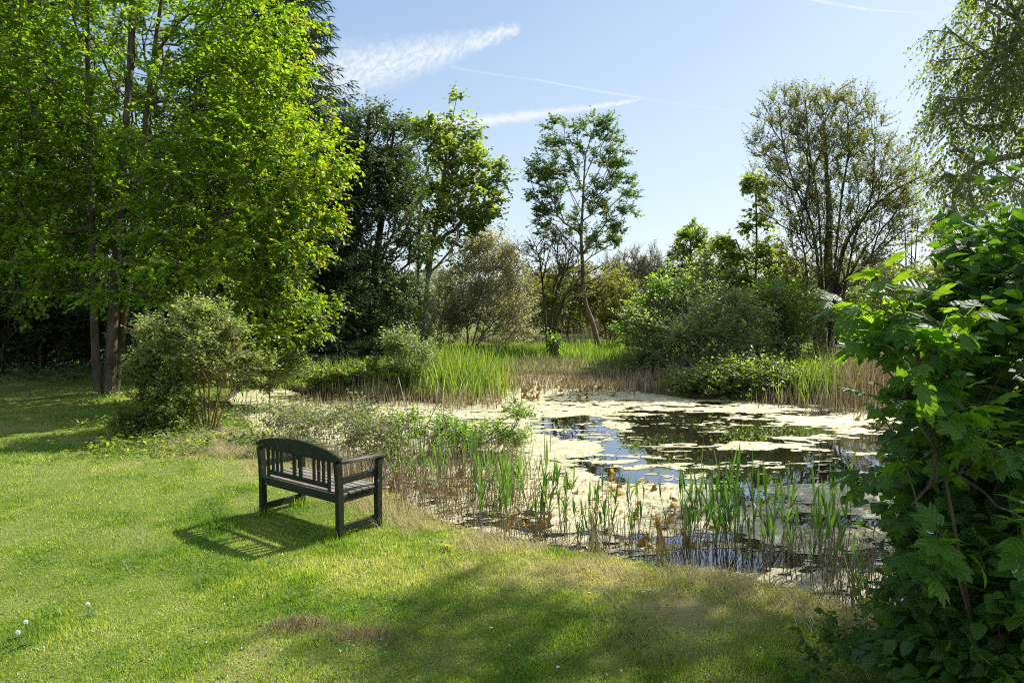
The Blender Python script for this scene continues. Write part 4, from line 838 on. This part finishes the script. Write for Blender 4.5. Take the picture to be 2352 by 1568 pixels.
x, y, h = np.concatenate(XS), np.concatenate(YS), np.concatenate(HS); cl = fbm(x*.9, y*.9, 71, 3); k = cl > .34; x, y, h, cl = x[k], y[k], h[k], cl[k]; n = len(x); z = np.maximum(hz(x, y), ZW); dd_ = np.hypot(x, y)
vv, f, at = blades(x, y, z-.02, h*(.55+cl), .016+.0007*dd_, U(.1, .45, n), clip01(.5+rng.normal(size=n)*.25+(cl-.5)), 3, None, None, .3)
tag(link('tall_grass', mesh('tall_grass', vv, f, M['tallgrass'], at)), 'tall bright green grass on the hummock and far bank', 'tall grass', None, 'stuff')
# dry reed bed and dead stems
seed(230); XS = []; YS = []; HS = []; WS = []
for (m_, x0, x1, y0, y1, h0, h1) in [(6000,1010,1470,832,886,.12,.40),(700,1010,1130,880,925,.25,.6),(500,700,1000,898,925,.2,.5),(1500,1920,2140,868,925,.8,1.7),(700,1900,2060,905,940,.15,.4),(1700,1340,1560,760,782,1.0,2.0),(1400,1040,1300,790,800,.3,.9),(1200,1440,1620,850,892,.15,.45),(500,1780,1960,880,925,.2,.7),(350,700,860,1060,1100,.2,.6),(900,2100,2352,870,935,.8,1.8),(520,880,1210,1000,1130,.2,.75),(200,620,880,985,1090,.2,.5)]:
    a, b = pixpts(m_, x0, x1, y0, y1, -.1); XS.append(a); YS.append(b); HS.append(U(h0, h1, m_))
x, y, h = map(np.concatenate, (XS, YS, HS)); n = len(x); z = np.maximum(hz(x, y), ZW)
vv, f, at = blades(x, y, z-.02, h, .009+.0008*np.hypot(x, y), U(.05, .4, n), clip01(.5+rng.normal(size=n)*.3), 3)
tag(link('dead_stems', mesh('dead_stems', vv, f, M['deadstalk'], at)), 'bleached dead reed and sedge stems standing around the far shore', 'dead stems', None, 'stuff')
# litter floating on the algae
seed(233); n = 14000; x, y = pixpts(n, 850, 2050, 860, 1240, ZW); s = sdist(x, y); k = (s > .2) & (afield(x, y) > .15) & (fbm(x*1.4, y*1.8, 64, 3) > .47); x, y = x[k], y[k]; n = len(x)
C_ = np.stack([x, y, np.full(n, ZW+.02)], -1); co, fs, at = leaves(C_, rng.normal(size=C_.shape)*[1, 1, .35], rng.normal(size=C_.shape)*.5+[0, 0, 1], U(.02, .06, n), 'diamond', U(0, .7, n))
tag(link('floating_litter', mesh('floating_litter', co, fs, M['withered'], at)), 'brown and yellow leaf litter scattered over the algae', 'leaf litter', None, 'stuff')
# near shore cut stubble in the water
seed(231); XS = []; YS = []; HS = []
for (m_, x0, x1, y0, y1, h0, h1) in [(300,890,1220,1120,1215,.2,.62),(170,1150,1500,1215,1282,.12,.42),(200,1480,1960,1240,1335,.08,.42),(200,1900,2130,1300,1440,.15,.55),(160,880,1000,1040,1110,.2,.5),(220,1000,1200,1050,1150,.15,.45)]:
    a, b = pixpts(m_, x0, x1, y0, y1, ZW); XS.append(a); YS.append(b); HS.append(U(h0, h1, m_))
x, y, h = map(np.concatenate, (XS, YS, HS)); n = len(x); z = np.maximum(hz(x, y), ZW); A0 = np.stack([x, y, z-.05], -1); ln = rng.normal(size=(n, 2))*.2; B0 = A0+np.c_[ln*h[:, None], h+.05]; kk = U(0, 1, n) < .28; B0[kk] += np.c_[rng.normal(size=(kk.sum(), 2))*.16, -h[kk]*.45]
v, f = segs(A0, B0, np.full(n, .0042), np.full(n, .0026), 4)
tag(link('stubble', mesh('stubble', v, [f], M['stalk'], {'v': np.repeat(clip01(.45+rng.normal(size=n)*.3), 8)}, True)), 'brown reed stubble standing in shallow water along the near shore', 'reed stubble', None, 'stuff')

# individual green reeds
def reed_variant(k):
    seed(300+k); H = U(.8, 1.15); s = np.linspace(0, 1, 7); bx, by = U(-.13, .13), U(-.10, .10)
    pts = np.stack([bx*s**2, by*s**2, s*H*.72], -1); v, f = tube(pts, np.linspace(.0050, .0030, 7), 5)
    stem = MB().add(v, f, v=.9*np.repeat(s, 5)**1.5).build('stem', M['stalk'], True)
    mb = MB(); m_ = int(U(3, 6))
    for i in range(m_):
        last = i == m_-1; z0 = H*.72 if last else H*U(.30, .68); a = U(0, 2*pi); L = H*U(.26, .36) if last else H*U(.2, .34); le = .08 if last else U(.15, .6)
        st_ = np.array([np.interp(z0, pts[:, 2], pts[:, j]) for j in range(2)]+[z0]); n_ = 8; q = np.linspace(0, 1, n_); d = np.array([cos(a), sin(a), 0]); wd = .030*U(.8, 1.3)*np.sin(np.clip(q*1.05+.06, 0, 1)*pi)**.7*(1-q*.35); f_ = U(0, pi); sd_ = np.array([cos(f_), sin(f_), 0])
        c_ = st_+d*(L*le*q**1.7)[:, None]+np.array([0, 0, 1])*(L*(q-.25*le*q**3))[:, None]; fold = np.cross(sd_, [0, 0, 1])*.12
        V_ = np.stack([c_-sd_*wd[:, None]/2, c_+fold*wd[:, None], c_+sd_*wd[:, None]/2], 1).reshape(-1, 3)
        f = np.array([[3*j+b, 3*j+b+1, 3*j+b+4, 3*j+b+3] for j in range(n_-1) for b in (0, 1)]); mb.add(V_, f, v=U(.1, .9))
    return stem, mb.build('blades', M['reed'], True)
RV_ = [reed_variant(k) for k in range(9)]
seed(320)
ZN = [(44,(900,1130),(1075,1165),.72,.95,'green reed in the loose stand beyond the bench arm','reeds beyond the bench arm'),
      (34,(1090,1200),(1150,1240),.65,.9,'green reed in the brown-stemmed stand at the middle of the near shore','reeds at the middle of the near shore'),
      (17,(1215,1300),(1215,1262),.75,1.1,'green reed near the cream algae beside the shore middle','reeds before the cream algae'),
      (20,(1310,1490),(1235,1285),.6,1.05,'green reed at the open water edge left of the tallest reeds','reeds left of the tallest stand'),
      (46,(1530,1740),(1240,1300),.85,1.15,'tall green reed in the thickest stand standing in open water','reeds of the thickest stand'),
      (30,(1740,1950),(1270,1345),.7,1.2,'tall green reed in shaded water between the thickest stand and the sapling','reeds left of the sapling'),
      (12,(1950,2110),(1350,1450),.5,.8,'shaded green reed on the bank near the dark bush','reeds near the dark bush'),
      (20,(700,860),(1000,1060),.5,.75,'light green reed growing in the brambles behind the bench','reeds in the brambles'),
      (14,(535,600),(965,1000),.6,.85,'long bright blade plant right of the reddish stems','blades right of the shrub')]
first = True
for (m_, xr_, yr_, s0, s1, lab, grp) in ZN:
    for i in range(m_):
        x, y = pixpts(1, *xr_, *yr_, ZW); x, y = float(x[0]), float(y[0]); z = max(gz1(x, y), ZW)-.04; sc = U(s0, s1)
        r = thing('reed', (x, y, z), lab, 'reed', grp); r.rotation_euler = (rng.normal()*.09, rng.normal()*.10, U(0, 6.28)); r.scale = (min(1.0, sc*1.1),)*2+(sc,)
        a, b = RV_[int(U(0, 9))]; link('stem', a, r); link('blades', b, r)
for (bx_, by_, tx_, ty_) in [(1815,1262,1822,1030),(1728,1275,1732,1060),(1690,1290,1688,1110),(1390,1255,1398,1050),(1238,1240,1240,1010)]:
    p = G(bx_, by_, ZW); H = P(tx_, ty_, p[1])[2]-ZW; z = max(gz1(p[0], p[1]), ZW)-.04
    r = thing('reed', (p[0], p[1], z), 'one of the five tallest green reeds, its spear leaf well above its neighbours', 'reed', 'tallest reeds'); r.rotation_euler = (0, .02, U(0, 6)); r.scale = (1.15, 1.15, H/1.0); a, b = RV_[int(U(0, 9))]; link('stem', a, r); link('blades', b, r)

# withered skunk-cabbage leaves standing like little cones
def withered(k):
    seed(400+k); n_ = 14; th = np.linspace(0, 2*pi, n_, endpoint=False); rr = .07*(1+.5*np.sin(th*3+U(0, 6))*U(.3, 1)+.25*rng.normal(size=n_)); L = []
    for j, (s, hh) in enumerate([(1.0, -.01), (.62, .03), (.30, .075), (.13, .12), (.05, .20)]):
        off = np.array([U(-.015, .015), U(-.015, .015)])*j; L.append(np.stack([np.cos(th)*rr*s+off[0], np.sin(th)*rr*s*.9+off[1], hh+.02*rng.normal(size=n_)*(1-j*.2)], -1))
    V_ = np.concatenate(L); f = np.array([[j*n_+i, j*n_+(i+1) % n_, (j+1)*n_+(i+1) % n_, (j+1)*n_+i] for j in range(4) for i in range(n_)])
    return mesh('withered_leaf', V_, f, M['withered'], {'v': np.repeat(U(.1, .9, 5), n_)})
WV = [withered(k) for k in range(6)]
seed(410)
for (m_, x0, x1, y0, y1, sc, lab, grp) in [(95,1120,1500,868,905,1.25,'small brown withered leaf cone poking from the far algae','withered leaves on the far algae'),(60,1050,1360,895,935,1.0,'brown withered leaf cone in the mid-distance algae','withered leaves on the middle algae'),
        (22,890,1100,1080,1140,1.0,'crumpled brown leaf lying in the reeds beyond the bench','crumpled leaves beyond the bench'),(26,1260,1560,1100,1165,.8,'crumpled brown leaf standing in the cream algae of the near side','crumpled leaves in near algae'),(20,1460,1640,1170,1250,.8,'golden brown crumpled leaf around the thickest reeds','crumpled leaves by the thickest reeds'),(12,1880,2040,925,965,1.3,'dark withered leaf cone near the right end of the algae','withered leaves at the right'),(10,1150,1330,1180,1240,.9,'large yellow-brown crumpled leaf near the shore stubble','crumpled leaves by the stubble')]:
    for i in range(m_):
        x, y = pixpts(1, x0, x1, y0, y1, ZW); q = sc*U(.6, 1.3); r = link('withered_leaf', WV[int(U(0, 6))], None, (x[0], y[0], ZW)); tag(r, lab, 'dead leaf', grp); r.rotation_euler = (rng.normal()*.35, rng.normal()*.35, U(0, 6)); r.scale = (q*U(.7, 1.4), q*U(.6, 1.2), q*U(.3, 1.3))
# tied-looking bleached sheaves of dead leaves at the shore
for (bx_, by_, lab) in [(1368,1262,'pale sheaf of dead reed leaves drooping into the water left of the thickest reeds'),(1520,1278,'golden sheaf of dead leaves at the foot of the thickest reeds')]:
    p = G(bx_, by_, ZW); seed(int(bx_)); mb = MB()
    for i in range(26):
        a = U(0, 6.28); e = np.array([cos(a)*.10, sin(a)*.10, -.02]); top = np.array([-.05+U(-.02, .02), U(-.02, .02), .42*U(.8, 1.1)]); c_ = curve([e, e*.6+[0,0,.12], top*.8+[0,0,0], top], 8); sdv_ = np.array([sin(a), -cos(a), 0])*.010
        V_ = np.stack([c_-sdv_, c_+sdv_], 1).reshape(-1, 3); mb.add(V_, np.array([[2*j, 2*j+1, 2*j+3, 2*j+2] for j in range(7)]), v=U(.5, 1))
    tag(link('dead_leaf_sheaf', mb.build('dead_leaf_sheaf', M['straw' if bx_ < 1400 else 'withered'], True), None, (p[0], p[1], ZW)), lab, 'dead leaves')

# logs, stump, branches
def log(name, lab, pts, r, mat='bark_dark', cat='log', side=0):
    b = np.array(pts[0]); root = thing(name, b, lab, cat); c_ = curve(np.array(pts)-b, 14); rr = np.linspace(r[0], r[1], 14)*(1+.08*np.sin(np.arange(14)*1.7)); v, f = tube(c_, rr, 9); link('trunk', MB().add(v, f).build('trunk', M[mat], True), root)
    if side:
        mb = MB()
        for i in range(side):
            j = int(U(3, 13)); d = nrm(rng.normal(size=3)+[0, 0, .8]); L = U(.4, 1.3); v, f = tube([c_[j], c_[j]+d*L*.5+rng.normal(size=3)*.06, c_[j]+d*L+rng.normal(size=3)*.15], [rr[j]*.35, rr[j]*.22, .006], 5); mb.add(v, f)
        link('branches', mb.build('branches', M[mat], True), root)
seed(500)
log('fallen_log', 'dark fallen trunk slanting from the bank into the pond below the yellow-green bush', [G(1470,893,-.2), G(1520,868,0)+[0,0,.15], P(1580,828,21.6)], (.13,.16), side=9)
log('dead_log', 'bleached broken log end sticking up from the dark low bush', [P(1738,895,21.2), P(1745,880,21.5), P(1762,848,21.8)], (.10,.09), 'deadwood')
log('dead_branch', 'long grey dead branch lying in the reeds beyond the bench arm', [G(880,1095,-.2), G(950,1045,-.1)+[0,0,.18], P(1075,968,12.6)], (.045,.018), 'deadwood', 'branch', 8)
log('dead_branch', 'short brown broken branch across the bramble behind the bench arm', [G(905,1120,-.2), G(960,1075,-.1)+[0,0,.22], P(1010,1030,11)], (.035,.02), 'bark_brown', 'branch', 4)
log('driftwood', 'thin dark branch floating on the far right algae', [G(1735,925,ZW)+[0,0,.02], G(1800,931,ZW)+[0,0,.05], G(1860,934,ZW)+[0,0,.02]], (.03,.015), cat='branch')
log('dark_log', 'charred log lying on the lawn at the far left edge', [G(-30,862)+[0,0,.06], G(20,858)+[0,0,.1], G(75,872)+[0,0,.05]], (.10,.07), side=5)
stp = thing('tree_stump', at_dist(1275, 31), 'old tree stump wrapped in ivy on the far bank left of the leaning ash', 'stump'); v, f = tube([(0,0,-.1),(0,0,.5),(.03,0,.95)], [.26,.2,.19], 10); link('trunk', MB().add(v, f).build('trunk', M['bark_brown'], True), stp)
n = 420; a = U(0, 6.28, n); zz = U(0, 1.1, n); C_ = np.stack([np.cos(a)*.24, np.sin(a)*.24, zz], -1)+rng.normal(size=(n, 3))*.08; co, fs, at = leaves(C_, rng.normal(size=(n, 3))+[0,0,-.5], np.stack([np.cos(a), np.sin(a), 0*a+.5], -1), .13, 'heart', U(0, 1, n)); link('ivy', mesh('ivy', co, fs, M['fresh_leaf'], at), stp)

# flowers
def flower(name, lab, px, py, kind, group=None):
    g = G(px, py, .04); z = gz1(g[0], g[1]); root = thing(name, (g[0], g[1], z), lab, 'flower', group); mb = MB(); hst = .05 if kind != 'clock' else .11
    v, f = tube([(0,0,0),(.004,0,hst*.6),(0,0,hst)], [.002,.002,.002], 5); link('stem', MB().add(v, f).build('stem', M['green_stem']), root)
    m_ = {'daisy': 16, 'dandelion': 60, 'clock': 150}[kind]; a = np.arange(m_)*2.399; el = {'daisy': np.full(m_, .12), 'dandelion': U(0, 1.2, m_), 'clock': np.arcsin(U(-.9, 1, m_))}[kind]
    d = np.stack([np.cos(a)*np.cos(el), np.sin(a)*np.cos(el), np.sin(el)], -1); c0 = np.array([0, 0, hst])+d*.003; sz = {'daisy': .013, 'dandelion': .032, 'clock': .016}[kind]
    co, fs, at = leaves(c0, d, np.cross(d, rng.normal(size=(m_, 3))) if kind == 'clock' else np.tile([0, 0, 1.], (m_, 1)), sz*U(.85, 1.1, m_), 'narrow', U(0, 1, m_)); link('petals' if kind != 'clock' else 'seed_head', mesh('petals', co, fs, M['petal_yellow' if kind == 'dandelion' else 'petal_white'], at), root)
    if kind == 'daisy':
        v, f = tube([(0,0,hst),(0,0,hst+.004)], [.005,.003], 8); link('disc', MB().add(v, f, v=0.5).build('disc', M['petal_yellow']), root)
    if kind != 'daisy':
        n_ = 9; a = U(0, 6.28, n_); dd2 = np.stack([np.cos(a), np.sin(a), 0*a+.25], -1); co, fs, at = leaves(np.tile([0, 0, .01], (n_, 1)), dd2, np.tile([0, 0, 1.], (n_, 1)), U(.06, .12, n_), 'narrow', U(0, 1, n_)); link('leaves', mesh('leaves', co, fs, M['clover'], at), root)
seed(600)
flower('dandelion', 'yellow dandelion bloom in the lawn right of the bench', 1028, 1255, 'dandelion')
flower('dandelion_clock', 'white dandelion seed head alone in the left lawn', 202, 1404, 'clock')
flower('dandelion_clock', 'white dandelion seed head, upper of the pair in the lower left corner', 60, 1447, 'clock')
flower('dandelion_clock', 'white dandelion seed head, lower of the pair in the lower left corner', 42, 1474, 'clock')
flower('daisy', 'white daisy left of its twin on the shaded lawn by the shore', 1478, 1362, 'daisy', 'daisies'); flower('daisy', 'white daisy right of its twin on the shaded lawn by the shore', 1489, 1358, 'daisy', 'daisies')
flower('daisy', 'white daisy alone in deep shade near the bottom edge', 1281, 1531, 'daisy', 'daisies'); flower('daisy', 'tiny white daisy in the sunlit lawn above the shaded one', 1128, 1443, 'daisy', 'daisies')
for (px, py, r_, lab) in [(835,1466,.16,'brown tuft of dead grass and soil on the lawn, right one of the pair'), (690,1440,.14,'brown tuft of dead grass on the lawn, left one of the pair')]:
    g = G(px, py); n = 600; x, y = g[0]+rng.normal(size=n)*r_*1.2, g[1]+rng.normal(size=n)*r_*.5; z = hz(x, y); hh = .04*np.exp(-(((x-g[0])/r_)**2+((y-g[1])/r_/.6)**2)/2)
    vv, f, at = blades(x, y, z+hh*.6, U(.02, .06, n)+hh*.4, .005, U(.5, .95, n), U(0, 1, n), 2); tag(link('dead_tuft', mesh('dead_tuft', vv, f, M['soil_tuft'], at)), lab, None, None, 'stuff')
# twigs and sticks under the reddish stems
n = 420; px, py = pixpts(n, 420, 620, 985, 1040); z = hz(px, py)+U(0, .05, n); a = U(0, 6.28, n); L = U(.08, .35, n); A0 = np.stack([px, py, z], -1); B0 = A0+np.stack([np.cos(a)*L, np.sin(a)*L, U(-.01, .08, n)], -1); v, f = segs(A0, B0, np.full(n, .005), np.full(n, .003), 4)
tag(link('fallen_twigs', mesh('fallen_twigs', v, [f], M['deadwood'])), 'fallen sticks and dry litter below the reddish stems', 'twigs', None, 'stuff')

# far wood on the horizon
seed(700); C = []; 
for _ in range(330):
    px = U(-300, 2700) if _ < 150 else U(1150, 2500); D_ = U(58, 120); p = P(px, 700, D_); top = U(3.4, 6.0)+(px > 1900)*1.5+(px < 1200)*2; rx = U(2.0, 4.5); n = 300; d = nrm(rng.normal(size=(n, 3))); C.append(np.array([p[0], p[1], top*.5])+d*np.array([rx, rx, top*.55])*U(.5, 1, n)[:, None]**.5)
C = np.concatenate(C); n = len(C); co, fs, at = leaves(C, rng.normal(size=(n, 3)), rng.normal(size=(n, 3))*.7+[0, 0, 1], U(.35, .8, n), 'diamond', U(0, 1, n))
tag(link('far_wood', mesh('far_wood', co, fs, M['haze_leaf'], at)), 'distant low belt of scrub along the horizon', 'woodland', None, 'stuff')
